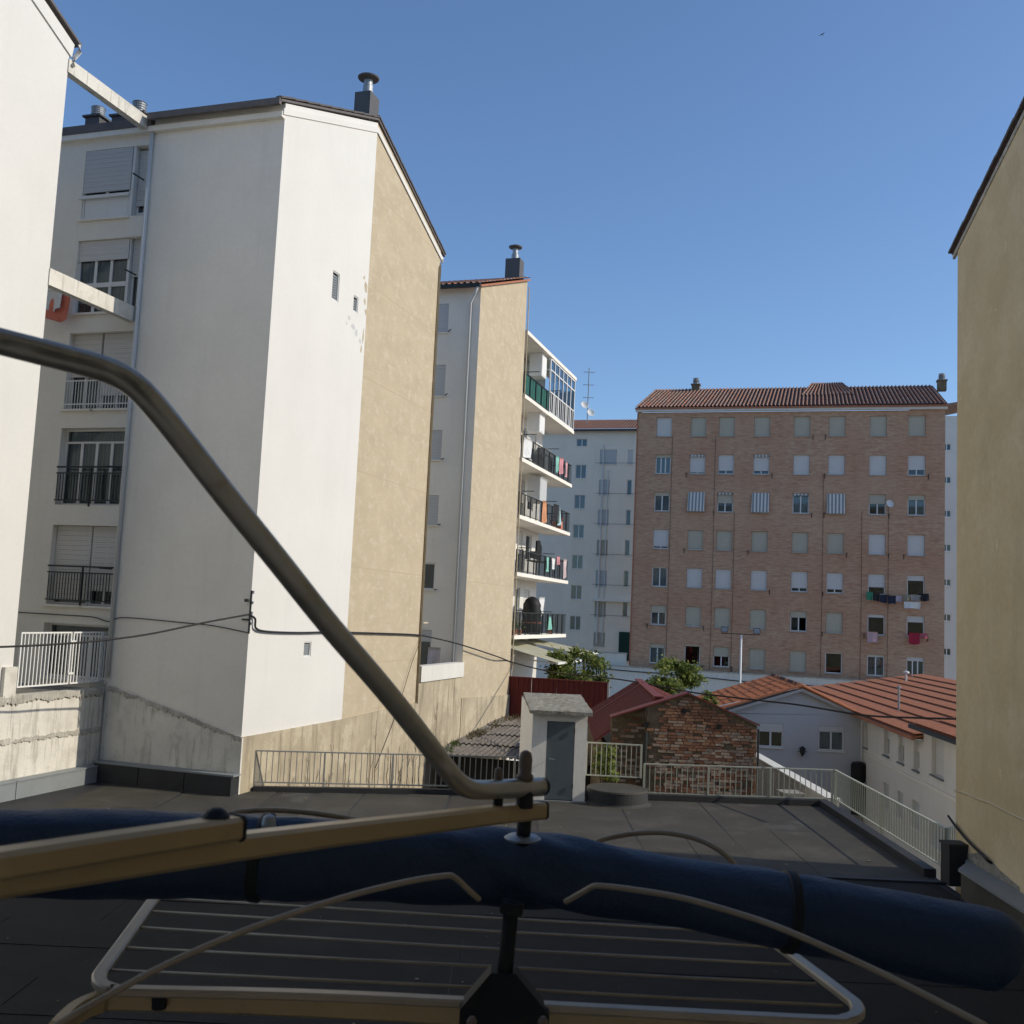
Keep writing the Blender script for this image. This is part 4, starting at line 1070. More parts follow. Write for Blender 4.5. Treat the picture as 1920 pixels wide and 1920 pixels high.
# ================================================================== RIGHT OCHRE BLOCK
RB = 3.0
PR = Vector((8.30, 19.0))
b5 = thing('apartment_building', 'tall ochre rendered gable wall cut off by the right edge', 'building', (PR.x, PR.y, 0), -90 - RB)
# local x runs towards the camera along the wall, y to the right into the block
mb = MB().prism([(0, 0, -5), (11, 0, -5), (11, 0, 11.9), (5.5, 0, 14.15), (0, 0, 11.75)], (0, 12, 0))
mb.build('wall', M['tan_shade'], b5)
MB().prism([(11.01, .0, -5), (22, 0, -5), (22, 0, 20), (11.01, 0, 20)], (0, 12, 0)).build('added_shade_block', M['tan_shade'], b5)  # unseen block added to throw shade over the foreground
rf = MB().prism([(-.22, -.03, 11.66), (5.5, -.03, 14.2), (11.0, -.03, 11.9), (11.0, -.03, 11.98), (5.5, -.03, 14.28), (-.22, -.03, 11.74)], (0, 12, 0)).build('roof', M['tile_dk'], b5)
for i in range(24):
    t = i / 24
    shared('verge5', 'verge_tile', lambda mb: mb.prism([(0, -.06, 0), (0, .1, 0), (0, .1, .05), (0, .0, .07), (0, -.07, .03)], (.25, 0, .11)), M['roofdark'], rf, (-.26 + 5.76 * t, -.02, 11.70 + 2.5 * t + (i % 3) * .008))
MB().prism([(-.2, -.02, 11.57), (5.5, -.02, 14.08), (5.5, -.02, 14.18), (-.2, -.02, 11.66)], (0, .05, 0)).build('verge_band', M['grime'], b5)
cr = MB()
pts = [onpl(px, py, PR, -90 - RB) for px, py in ((1791, 1482), (1812, 1488), (1835, 1499), (1860, 1507), (1885, 1521), (1914, 1535), (1960, 1556))]
cr.tube([(u_, -.004, z_) for u_, z_ in pts], .02, 5)
cr.build('filled_crack', mat('pale_crack_filler', (.62, .52, .34), bump=.2), b5)
MB().prism([(.35, -.012, .3), (2.6, -.012, .3), (2.6, -.012, .5), (1.9, -.012, .58), (1.2, -.012, .72), (.8, -.012, .6), (.35, -.012, .5)], (0, .03, 0)).build('patched_render', M['concrete'], b5)
pier = thing('roof_pier', 'short dark felt covered pier at the railing end', 'pier', (8.05, 18.62, 0), 2)
MB().box(-.12, .33, -.2, .14, -.02, .66).build('core', M['tardark'], pier)
MB().box(-.14, .35, -.22, .16, .66, .70).build('cap', M['tar'], pier)
rp = thing('parapet_wall', 'low grey capped upstand along the foot of the ochre wall', 'wall', (PR.x, PR.y, 0), -90 - RB)
MB().prism([(.55, -.02, -.02), (18, -.02, -.02), (18, -.42, -.02), (1.35, -.42, -.02), (.9, -.14, -.02)], (0, 0, .42)).build('upstand', M['tar'], rp)
MB().prism([(.5, -.02, .405), (18, -.02, .405), (18, -.46, .405), (1.33, -.46, .405), (.86, -.16, .405)], (0, 0, .04)).build('cap', M['flash'], rp)

for _ in range(8):
    u_, z_ = rnd.uniform(.1, 2.9), rnd.uniform(1.2, 11.0); w_, h_ = rnd.uniform(.03, .10), rnd.uniform(.03, .16); n = 11; P = []
    for i in range(n):
        a = 2 * math.pi * i / n; r_ = rnd.uniform(.5, 1.1); P.append((u_ + w_ * r_ * math.cos(a), -.003, z_ + h_ * r_ * math.sin(a)))
    MB().prism(P, (0, .02, 0)).build('render_patch', M['ochpale'], b5)
# building the picture is taken from: wall behind the window
b6 = thing('apartment_building', 'plain white house wall behind the viewpoint', 'building', (0, -.6, 0), 0)
facade(b6, 'wall', (8.5, 0, -.4), 180, 24, 22, [(7.7, 9.3, 3.9, 6.2), (3.7, 5.2, 3.9, 6.2), (11.5, 13.0, 3.9, 6.2)], M['white_lift'], depth=.3, room=3)

MB().box(-3.2, 3.2, -.002, 1.15, 2.5, 2.72).build('added_shade_slab', M['white_lift'], b6, (0, 0, 4.4))  # unseen overhead slab, added to darken the foreground
for x_ in (-3.2, 2.9): MB().box(x_, x_ + .3, -.002, 1.15, 0, 2.5).build('added_shade_side', M['white_lift'], b6, (0, 0, 4.4))  # unseen side screens, added to keep skylight off the foreground
for x_ in (-3.2, 2.9): MB().box(x_, x_ + .3, -.002, 1.15, -4.4, -.001).build('added_shade_side', M['white_lift'], b6, (0, 0, 4.4))

# ================================================================== RAILINGS, HUT, DRUM
railing('terrace_railing', 'long pale railing along the back left edge of the terrace below the white gable', (-5.74, 24.4, .17), (.35, 25.5, .14), .72, (.0, .26, .52, .78, 1), .137, M['galv'], .12, rw=.02)
railing('terrace_railing', 'short raised railing between the rooftop hut and the brick gable', (2.1, 25.62, .50), (3.46, 25.7, .48), .78, (0, 1), .12, M['rail'], .0)
railing('terrace_railing', 'pale green railing along the back right edge in front of the brick gable', (3.56, 25.78, .10), (8.26, 25.95, .14), .70, (0, .34, .67, 1), .134, M['rail'], .14)
railing('terrace_railing', 'long pale railing receding along the right edge of the terrace', (8.33, 25.93, .14), (8.16, 19.1, .12), .70, (0, .5, 1), .15, M['rail'], .16)
railing('terrace_railing', 'stub of railing returning towards the ochre wall', (8.20, 19.08, .5), (8.62, 19.5, .5), .33, (0, 1), .1, M['rail'], .0)
hut = thing('rooftop_hut', 'small white rooftop hut with grey door and mossy slab roof', 'hut', (0, 0, 0))
xl_, xr_, yf = .72, 2.03, 24.75
hw = MB()
d0, d1 = 1.07, 1.74
zf, zb_ = 2.06, 2.32
bl, brr, yb_ = .46, 1.95, 26.05
hw.poly([(xl_, yf, 0), (d0, yf, 0), (d0, yf, zf), (xl_, yf, zf)]); hw.poly([(d1, yf, 0), (xr_, yf, 0), (xr_, yf, zf), (d1, yf, zf)]); hw.poly([(d0, yf, 1.86), (d1, yf, 1.86), (d1, yf, zf), (d0, yf, zf)])
hw.poly([(xl_, yf, 0), (xl_, yf, zf), (bl, yb_, zb_), (bl, yb_, 0)]); hw.poly([(xr_, yf, 0), (brr, yb_, 0), (brr, yb_, zb_), (xr_, yf, zf)]); hw.poly([(bl, yb_, 0), (bl, yb_, zb_), (brr, yb_, zb_), (brr, yb_, 0)])
hw.poly([(d0, yf, 0), (d0, yf + .06, 0), (d0, yf + .06, 1.86), (d0, yf, 1.86)]); hw.poly([(d1, yf, 0), (d1, yf, 1.86), (d1, yf + .06, 1.86), (d1, yf + .06, 0)]); hw.poly([(d0, yf, 1.86), (d0, yf + .06, 1.86), (d1, yf + .06, 1.86), (d1, yf, 1.86)])
hw.v = [(v[0], v[1] + (.057 * (v[0] - xl_) / (xr_ - xl_) if v[1] < 25 else 0), v[2]) for v in hw.v]
hw.build('wall', M['hutwhite'], hut)
sl_ = MB()
nx, ny = 14, 8
gx = lambda i, j: (.64 - .14 * j / ny) + (2.14 - .64 - .20 * j / ny + .14 * j / ny) * i / nx
for s_ in (0, 1):
    for j in range(ny + 1):
        for i in range(nx + 1):
            e = rnd.uniform(-.012, .012)
            sl_.v.append((gx(i, j) + (e if i in (0, nx) else 0), 24.585 + 1.535 * j / ny + (e if j in (0, ny) else 0), (2.03 if s_ == 0 else 2.115) + .29 * j / ny + (rnd.uniform(-.007, .007) if s_ else 0)))
K = (nx + 1) * (ny + 1)
for s_ in (0, 1):
    for j in range(ny):
        for i in range(nx):
            a = s_ * K + j * (nx + 1) + i
            sl_.f.append((a, a + 1, a + nx + 2, a + nx + 1)); sl_.m.append(0)
ring = [i for i in range(nx + 1)] + [j * (nx + 1) + nx for j in range(1, ny + 1)] + [ny * (nx + 1) + i for i in range(nx - 1, -1, -1)] + [j * (nx + 1) for j in range(ny - 1, 0, -1)]
for a, b_ in zip(ring, ring[1:] + ring[:1]): sl_.f.append((a, b_, b_ + K, a + K)); sl_.m.append(0)
sl_.build('roof', M['concrete'], hut)
dr = MB().box(d0 + .012, d1 - .012, yf + .045, yf + .07, .03, 1.85).build('door', M['bluegrey'], hut)
MB().tube([(d0 + .08, yf + .03, .98), (d0 + .08, yf - .05, .98), (d0 + .22, yf - .055, .975)], .011, 8).build('handle', M['zinc'], dr)
for z in (.3, 1.6): MB().box(d1 - .03, d1 - .005, yf + .012, yf + .03, z, z + .11).build('hinge', M['darkiron'], dr)
MB().box(d0 - .06, xr_ + .02, yf - .07, yf - .002, -.04, .02).build('threshold', M['flash'], hut)
drm = thing('felted_roof_drum', 'round low felt covered kerb beside the rooftop hut', 'roof kerb', (2.82, 25.05, -.02))
MB().lathe([(.80, 0), (.76, .03), (.74, .06), (.73, .30), (.70, .335), (.0, .36)], n=48).build('drum', M['tardark'], drm, smooth=False)
MB().lathe([(.735, .31), (.72, .345), (.69, .352), (.0, .375)], n=48).build('top_felt', M['tar'], drm)
MB().lathe([(.84, .0), (.80, .022), (.75, .03)], n=48).build('weld_bead', M['tar'], drm)

# ================================================================== HOUSES BEHIND THE TERRACE
# brick gable with red metal roof
YB = 28.0
bg = thing('brick_outbuilding', 'old brick gable outbuilding with red metal roof edge behind the railing', 'outbuilding', (0, YB, 0))
lft, pk, rgt = aty(1150, 1345, YB), aty(1290, 1300, YB), aty(1420, 1360, YB)
step = aty(1213, 1370, YB).x
def top(x):
    return lft.z + (pk.z - lft.z) * (x - lft.x) / (pk.x - lft.x) if x < pk.x else pk.z + (rgt.z - pk.z) * (x - pk.x) / (rgt.x - pk.x)
MB().prism([(step, .03, -5), (rgt.x, .03, -5), (rgt.x, .03, rgt.z), (pk.x, .03, pk.z), (step, .03, top(step))], (0, .3, 0)).build('wall', M['mortar'], bg)
MB().prism([(lft.x, .35, -5), (step, .35, -5), (step, .35, top(step)), (lft.x, .35, lft.z)], (0, .25, 0)).build('recessed_wall', M['mortar'], bg)
cand = []
z = -.75; row = 0
while z < pk.z:
    x = lft.x + .02 - rnd.uniform(0, .2)
    while x < rgt.x - .03:
        l = rnd.choice((.12, .225, .235, .24, .24, .2))
        x1 = min(x + l, rgt.x - .01); xa = max(x, lft.x + .02)
        if x1 - xa > .05:
            recess = (x1 < step)
            if not (xa < step < x1) and z + .07 < min(top(xa), top(x1)) - .03:
                upper = top((xa + x1) / 2) - z
                p_missing = (.85 if upper < .55 else .45) if x1 < step + .5 else (.75 if upper < .22 else .06 + (.12 if z < .35 else 0))
                if rnd.random() > p_missing:
                    cand.append((xa, x1, z, recess))
        x = x + l + .012
    z += .079; row += 1
rnd.shuffle(cand)
vis = [c_ for c_ in cand if not c_[3]][:300]; visset = set(id(c_) for c_ in vis)
rest = MB()
def bcol(z, x):
    r_ = rnd.random()
    if z < .85: return 3 if r_ < .60 else (4 if r_ < .70 else (0 if r_ < .85 else 1))
    if z < 1.45 and r_ < .28: return 3
    return rnd.choice((0, 0, 0, 2, 2, 4, 1))
for c_ in cand:
    xa, x1, z, rec = c_
    m = bcol(z, xa); pr = rnd.uniform(-.004, .018); yo = .32 if rec else 0
    if id(c_) in visset:
        wq = round(x1 - xa, 2); hq = .066
        shared(('brick', wq, m, rnd.randint(0, 1)), 'brick', lambda mb: mb.hexa([(.003, 0, .002), (wq, .002, 0), (wq, .06, 0), (0, .06, 0), (0, .0, hq), (wq - .004, .0, hq - .003), (wq, .06, hq), (0, .06, hq)]), BR[m], bg, (xa, -pr + .0, z))
    else:
        rest.box(xa, x1, yo - pr, yo + .06, z, z + .066, m)
rest.build('bricks', BR, bg, kind='stuff')
for a, b_ in ((lft, pk), (pk, rgt)):
    MB().prism([(a.x - (.06 if a is lft else 0), -.06, a.z - .015), (b_.x + (.06 if b_ is rgt else 0), -.06, b_.z - .015), (b_.x + (.06 if b_ is rgt else 0), -.06, b_.z + .025), (a.x - (.06 if a is lft else 0), -.06, a.z + .025)], (0, .5, 0)).build('verge_trim', M['redtrim'], bg)
MB().tube([(step - .02, .02, 1.35), (step - .03, .0, .2), (step - .02, .02, -1)], .05, 8).build('pipe', M['darkiron'], bg)
MB().tube([(rgt.x + .02, -.05, rgt.z - .1), (rgt.x + .03, -.05, -1)], .03, 6).build('drain_pipe', M['darkiron'], bg)
for px, py in ((1283, 1333), (1348, 1362), (1212, 1358)):
    q = aty(px, py, YB); MB().prism([(q.x - .08, -.03, q.z - .06), (q.x + .03, -.03, q.z - .09), (q.x + .08, -.03, q.z + .05), (q.x - .02, -.03, q.z + .07)], (0, .05, 0)).build('hole', M['dark'], bg)
# metal roof behind (ridge to the back)
rA, rB = aty(1197, 1276, 36.6), aty(1236, 1310, 28.45)
mr = MB()
def ribsheet(mb, e0, e1, r0, r1, n, m=0):
    """ribbed sheet between eave line e0-e1 and ridge line r0-r1, ribs run up the slope"""
    e0, e1, r0, r1 = map(Vector, (e0, e1, r0, r1))
    nrm = ((e1 - e0).cross(r0 - e0)).normalized()
    if nrm.z < 0: nrm = -nrm
    P = []
    for i in range(n):
        for f_, h_ in ((0, 0), (.62, 0), (.70, 1), (.90, 1)):
            t = (i + f_) / n
            P.append((e0.lerp(e1, t) + nrm * .05 * h_, r0.lerp(r1, t) + nrm * .05 * h_))
    P.append((e1, r1))
    for k_, (a, b_) in enumerate(zip(P, P[1:])): mb.poly([a[0], b_[0], b_[1], a[1]], 1 if k_ % 4 == 2 else m)
eL0 = (2.55, 28.5, .95); eL1 = (2.9, 36.6, .95)
ribsheet(mr, eL0, eL1, rB, rA, 24)
ro = thing('metal_roofed_shed', 'red ribbed metal roof between the red fence and the brick gable', 'shed', (0, 0, 0))
M['redlit'] = mat('sunlit_red_rib', (.30, .12, .105), rough=.55, bump=.03)  # rib tops coloured lighter, as if caught by the sun
mr.build('left_slope', [M['redmetal'], M['redlit']], ro)
mr2 = MB(); ribsheet(mr2, (6.6, 28.5, 1.25), (7.0, 36.6, 1.25), rB, rA, 32); mr2.build('right_slope', [M['redmetal'], M['redlit']], ro)
MB().sweep([rB + Vector((0, 0, .04)), rA + Vector((0, 0, .04))], rrect(.13, .02, .01)).build('ridge_cap', M['redtrim'], ro)
MB().sweep([Vector(eL0).lerp(Vector(eL1), .72) + Vector((0, 0, .06)), rB.lerp(rA, .72) + Vector((0, 0, .06))], rrect(.07, .03, .01)).build('flashing', M['redtrim'], ro)
MB().box(2.75, 6.9, 36.2, 36.4, -5, 1.0).build('back_wall', M['podium'], ro); MB().prism([(2.8, 28.6, -5), (3.0, 36.2, -5), (3.0, 36.2, .93), (2.8, 28.6, .93)], (.1, 0, 0)).build('side_wall', M['mortar'], ro)
# red corrugated fence
fA, fB = Vector((.12, 43.4)), Vector((4.22, 42.25))
fd = (fB - fA); fl = fd.length
fe = thing('corrugated_fence', 'tall dark red corrugated metal fence behind the rooftop hut', 'fence', (fA.x, fA.y, 0), math.degrees(math.atan2(fd.y, fd.x)))
for i in range(4):
    w_ = fl / 4
    mb = MB()
    def pp(x):
        return x
    n = 5
    P = []
    for q in range(n):
        for f_, y_ in ((0, 0), (.08, -.035), (.30, -.035), (.38, 0)):
            P.append(((q + f_) / n * (w_ - .01), y_))
    P.append((w_ - .01, 0))
    for a, b_ in zip(P, P[1:]): mb.poly([(a[0], a[1], -1.2), (b_[0], b_[1], -1.2), (b_[0], b_[1], 1.69), (a[0], a[1], 1.69)])
    mb.poly([(0, .02, -1.2), (w_ - .01, .02, -1.2), (w_ - .01, .02, 1.69), (0, .02, 1.69)])
    mb.build('metal_sheet', M['redmetal'], fe, (i * w_, .004 * (i % 2), 0))
MB().box(-.05, fl + .05, -.05, .05, 1.69, 1.73).build('top_trim', M['redtrim'], fe)
MB().tube([(fl + .06, -.08, 1.7), (fl + .06, -.08, -1)], .05, 8).build('drain_pipe', M['zinc'], fe)
# corrugated fibre cement roof
ar = thing('corrugated_roof_shed', 'old grey corrugated shed roof below the tan gable wall', 'shed', (0, 0, 0))
e0, e1 = aty(846, 1416, 34.6), aty(1150, 1432, 34.0)
e0 = Vector((-2.3, 34.6, -.42)); e1 = Vector((4.0, 33.6, -.42)); r0 = Vector((.0, 42.6, .08)); r1 = Vector((4.4, 41.4, .08))
def wavy(mb, A, B, C, D_, n, amp=.03):
    A, B, C, D_ = map(Vector, (A, B, C, D_))
    nrm = Vector((0, 0, 1)); P = []
    for i in range(n * 6 + 1):
        t = i / (n * 6); h_ = amp * math.cos(i / 6 * 2 * math.pi)
        P.append((A.lerp(B, t) + nrm * h_, D_.lerp(C, t) + nrm * h_))
    for a, b_ in zip(P, P[1:]): mb.poly([a[0], b_[0], b_[1], a[1]])
for j in range(4):
    for i in range(6):
        f = lambda s_, t: e0.lerp(e1, s_).lerp(r0.lerp(r1, s_), t)
        s0, s1 = i / 6, (i + 1) / 6 + .006; t0, t1 = j / 4, (j + 1) / 4 + .035
        up_ = Vector((0, 0, .045)); jj = Vector((0, 0, rnd.uniform(-.012, .012) + .012 * (i % 2)))
        mb = MB(); wavy(mb, f(s0, t0) + up_ + jj, f(s1, t0) + up_ + jj, f(s1, t1) + jj, f(s0, t1) + jj, 5)
        mb.build('corrugated_sheet', M['asb'], ar)
MB().prism([(-2.1, 34.9, -5), (3.9, 33.9, -5), (3.9, 33.9, -.5), (-2.1, 34.9, -.5)], (0, .15, 0)).build('dark_opening', M['dark'], ar)  # dark sheet painted as the unlit opening under the roof
MB().box(-2.3, -.9, 27.0, 34, -5, -3.5).build('yard_step', M['concrete'], ar)
gs = MB()
def tuft(mb, p, n, h, sp, m=0):
    for _ in range(n):
        a = rnd.uniform(0, 6.28); r_ = rnd.uniform(0, sp); q = Vector(p) + Vector((r_ * math.cos(a), r_ * math.sin(a), 0))
        hh = h * rnd.uniform(.5, 1.2); dx, dy = rnd.uniform(-.4, .4) * hh, rnd.uniform(-.4, .4) * hh; w_ = .012
        mb.poly([q + Vector((-w_, 0, 0)), q + Vector((w_, 0, 0)), q + Vector((dx, dy, hh))], m)
for i in range(70):
    s_ = rnd.random(); t = 1 - abs(rnd.gauss(0, .10)); q = e0.lerp(e1, s_).lerp(r0.lerp(r1, s_), min(t, .99))
    if s_ < .75: tuft(gs, q, 14, .22, .22, 0 if rnd.random() < .85 else 1)
for i in range(46):
    t = rnd.random(); q = e0.lerp(r0, t); tuft(gs, q + Vector((rnd.uniform(.05, .5), 0, .02)), 10, .16, .15, 0 if t > .25 else 1)
gso = gs.build('dry_grass', [M['straw'], M['leaf']], kind='stuff'); tag(gso, 'dry grass and moss growing along the corrugated roof', 'grass')

# grey house with orange roof
HA = -5.5
PG = Vector((16.5, 48.0))
hg = thing('house', 'blue grey gabled house with orange tiled roof and two windows', 'house', (PG.x, PG.y, 0), HA)
PLG = (PG, HA)
upk, zpk = onpl(1502, 1289, *PLG)
EV = .38; HWD = -upk + .1
holes = []
for r4 in ((1422, 1355, 1468, 1402), (1535, 1361, 1582, 1409)):
    a, b_, c_, d_ = rect(PLG, *r4); holes.append((a, b_, c_, d_))
facade(hg, 'wall', (-8, 0, -5), 0, 8.12, 5 + .1, [(a + 8, b_ + 8, c_ + 5, d_ + 5) for a, b_, c_, d_ in holes], M['greywall'], depth=.12)
MB().prism([(-8, 0, .1), (.12, 0, .1), (.12, 0, EV), (upk, 0, zpk - .05), (-8, 0, -.35 + EV)], (0, .2, 0)).build('gable', M['greywall'], hg)
for i, (a, b_, c_, d_) in enumerate(holes):
    o = window(hg, (a, 0, c_), 0, b_ - a, d_ - c_, 2, .05, 'shut_w', .33 if i == 0 else .2, 0, i == 1, True, fw=.06)
Lh = 8.6
# slopes: eaves run along depth (local y)
def slope(par, name, ux, ridge_u, z_e, z_r, ln, mats, y0=-.35, **kw):
    wd = abs(ridge_u - ux)
    if ux < ridge_u: return tileroof(par, name, (ux, y0 + ln, z_e), -90, ln, wd, z_r - z_e, mats, **kw)
    return tileroof(par, name, (ux, y0, z_e), 90, ln, wd, z_r - z_e, mats, **kw)
rs = slope(hg, 'roof', -8.6, upk, -.55 + .15, zpk + .08, Lh, [M['tile_or'], M['tile_dk'], M['tile_br']], tile=.24, amp=.045, course=.36, jit=.012, alt=.06)
slope(hg, 'roof', .55, upk, .18, zpk + .08, Lh, [M['tile_or']], tile=.24, amp=.045, course=.36)
rc = MB()
for i in range(22):
    y_ = -.35 + i * .39; mm = 0 if i < 3 else (1 if rnd.random() < .75 else 0)
    rc.prism([(upk - .13, y_, zpk + .05), (upk - .07, y_, zpk + .16), (upk, y_, zpk + .19), (upk + .07, y_, zpk + .16), (upk + .13, y_, zpk + .05)], (0, .38, .012), mm)
rc.build('ridge_tiles', [M['tile_or'], M['tile_dk']], rs, None)
rs.children[0].parent = hg
for sgn, ue_, ze_ in ((-1, -8.6, -.40), (1, .55, .18)):
    for i in range(14 if sgn > 0 else 26):
        n_ = 14 if sgn > 0 else 26
        t = i / n_; x_ = ue_ + (upk - ue_) * t; z_ = ze_ + (zpk + .08 - ze_) * t; dx = (upk - ue_) / n_; dz = (zpk + .08 - ze_) / n_
        mb = MB().prism([(x_, -.46, z_), (x_, -.44, z_ + .08), (x_, -.36, z_ + .11), (x_, -.28, z_ + .06), (x_, -.28, z_)], (dx * .98, 0, dz * .98))
        mb.build('verge_tile', M['tile_or'], hg)
MB().prism([(upk, -.3, zpk - .02), (-8.4, -.3, -.5), (-8.4, -.3, -.62), (upk, -.3, zpk - .16), (.4, -.3, .12), (.4, -.3, .24)], (0, .3, 0)).build('soffit', M['greywall'], hg)
lm = thing('wall_lantern', 'black wrought iron lantern between the grey house windows', 'lantern', (PG.x, PG.y, 0), HA)
u_, z_ = onpl(1503, 1408, *PLG)
MB().lathe([(.02, -.2), (.1, -.1), (.14, .1), (.16, .14), (.03, .24)], (u_, -.22, z_), 8).build('lamp_body', M['darkiron'], lm); MB().tube([(u_, -.22, z_ - .15), (u_, -.05, z_ - .25), (u_, .0, z_ - .1)], .02, 6).build('bracket', M['darkiron'], lm)
MB().tube([(u_ - .2, -.22, z_ + .0), (u_ + .2, -.22, z_ + .0)], .02, 6).build('scroll', M['darkiron'], lm)
tk = thing('water_tank', 'black upright tank at the corner of the grey house', 'tank', (PG.x, PG.y, 0), HA)
u0_, z0_ = onpl(1592, 1468, *PLG); u1_, z1_ = onpl(1620, 1428, *PLG)
MB().lathe([(.34, -1.3), (.36, 0), (.36, z1_ - z0_ - .1), (.3, z1_ - z0_), (.05, z1_ - z0_ + .05)], ((u0_ + u1_) / 2, -.45, z0_), 16).build('body', M['black'], tk); MB().tube([((u0_ + u1_) / 2 + .1, -.8, z0_ + .1), ((u0_ + u1_) / 2 + .25, -.9, z0_ + .2)], .03, 6).build('tap', M['zinc'], tk)

# white house along the right, windows facing left
hwt = thing('house', 'long off white two storey house with brown tiled roof on the right', 'house', (PG.x, PG.y, 0), HA)
# facade facing -x: origin at the far end (y=0) running towards the camera
upper = [(3.65, 4.5), (5.85, 6.65), (7.92, 8.65)]
lower = [(3.65, 4.5), (5.75, 6.55), (7.8, 8.7)]
hl = [(a, b_, -.9 + 5, .3 + 5) for a, b_ in upper] + [(a, b_, -3.1 + 5, -2.05 + 5) for a, b_ in lower] + [(.35, .95, -1.0 + 5, .35 + 5)]
facade(hwt, 'wall', (.14, -.02, -5), -90, 9.5, 5.5, hl, M['whitehouse'], depth=.22)
for a, b_ in upper: window(hwt, (.14, -.02 - a, -.9), -90, b_ - a, 1.2, 1, .16, 'shut_w', .42, 0, False, True, sillm=M['bluegrey'])
for a, b_ in lower: window(hwt, (.14, -.02 - a, -3.1), -90, b_ - a, 1.05, 1, .14, 'shut_g', .99, 0, False, True)
window(hwt, (.14, -.37, -1.0), -90, .6, 1.35, 1, .14, 'shut_g', .99, 0, False, True, sillm=M['bluegrey'])
facade(hwt, 'near_wall', (.02, -9.52, -5), -90, 9.0, 5.95, [(1.0, 2.35, -.7 + 5, .62 + 5), (.9, 2.2, -3.2 + 5, -2.3 + 5)], M['whitehouse'], depth=.25)
window(hwt, (.02, -10.52, -.7), -90, 1.35, 1.32, 1, .18, 'shut_w', .97, 0, False, True, sillm=M['bluegrey'])
window(hwt, (.02, -10.42, -3.2), -90, 1.3, .9, 1, .14, 'shut_g', .99, 0, False, True)
MB().box(.06, .135, -9.5, -.5, -1.28, -1.2).build('string_course', M['white_lift'], hwt); MB().box(-.06, .0, -18, -9.52, -1.2, -1.1).build('string_course', M['white_lift'], hwt)
MB().box(.15, 7, -18.4, .3, -5, -4.9).build('floor_slab', M['concrete'], hwt)
rk = [('roof', -9.6, 24.6, .50, -.32), ('near_roof', -18.5, 8.9, .95, -.45)]
for nm, y0_, ln, ze_, xo in rk:
    for q in range(9):                            # lapped panel courses
        ww_ = .86; rise_ = .15
        mb_ = tileroof(hwt, 'roof_course', (xo + q * .84, y0_ + ln, ze_ + q * .14 + .02), -90, ln, ww_, rise_, M['tile_br'], tile=.22, amp=.028, course=.86, lift=.07)
    MB().prism([(xo, y0_, ze_ - .06), (xo + 7.5, y0_, ze_ + 1.17), (xo + 7.5, y0_, ze_ + 1.22), (xo, y0_, ze_ - .0)], (0, ln, 0)).build('roof_deck', M['tile_br'], hwt)
    MB().box(xo - .1, xo + .02, y0_, y0_ + ln, ze_ - .14, ze_ + .0).build('eaves_gutter', M['tile_br'] if nm == 'roof' else M['darkiron'], hwt)
    MB().box(xo + .02, .14 if nm == 'roof' else .02, y0_, y0_ + ln, ze_ - .12, ze_ - .09).build('soffit', M['whitehouse'], hwt)
MB().tube([(.05, -.3, .4), (.05, -.25, .0), (.06, -.2, -5)], .05, 8).build('downpipe', M['pipe'], hwt)
q = aty(1685, 1340, 43.5); ql = hwt.matrix_world
qf = aty(1685, 1343, 46)
ch = thing('roof_flue', 'slim metal flue pipe standing on the brown tiled roof', 'flue', qf, 0)
MB().tube([(0, 0, -.15), (0, 0, 1.25)], .05, 10).build('pipe', M['zinc'], ch); MB().box(-.16, .16, -.16, .16, -.06, .03).build('flashing', M['zinc'], ch); MB().lathe([(.06, 1.25), (.09, 1.25), (.09, 1.3), (.02, 1.34)], n=12).build('cap', M['zinc'], ch)
qv = aty(1699, 1274, 59)
cv = thing('roof_vent', 'white mushroom vent on the ridge of the brown roof', 'vent', qv)
MB().tube([(0, 0, -.3), (0, 0, .35)], .06, 8).build('pipe', M['pipe'], cv); MB().lathe([(.05, .3), (.18, .36), (.16, .45), (.03, .5)], n=12).build('cap', M['pipe'], cv)

# stained garden wall running away from the terrace corner
gw = thing('garden_wall', 'stained concrete garden wall with sloping coping behind the terrace corner', 'wall', (8.42, 26.2, 0), 90)
MB().box(0, 8.6, -.1, .12, -5, .05).build('wall_body', M['stained'], gw)
for i in range(7): MB().box(i * 1.23, i * 1.23 + 1.21, -.16, .18, .052, .11).build('coping_stone', M['podium'], gw)
tag(MB().box(-.22, .22, -.25, .25, 0, .35).box(-.28, .28, -.3, .3, .35, .42).build('concrete_block', M['concrete'], None, (7.6, 27.3, -.35), 5), 'small concrete chimney block beside the stained garden wall', 'block')
# yard floor items: pergola posts glimpsed through the railing
for i, (x_, y_) in enumerate(((10.3, 30.0), (12.2, 33.0))):
    t = thing('garden_chair', ('dark garden chair seen low through the right railing' if i == 0 else 'second dark garden chair further back beyond the right railing'), 'chair', (x_, y_, -5), 20 + 50 * i)
    MB().box(-.25, .25, -.25, .25, .42, .46).build('seat', M['darkiron'], t); MB().box(-.25, .25, .22, .26, .46, .95).build('backrest', M['darkiron'], t)
    for a in (-.22, .22):
        for b_ in (-.22, .22): MB().box(a - .02, a + .02, b_ - .02, b_ + .02, 0, .42).build('leg', M['darkiron'], t)

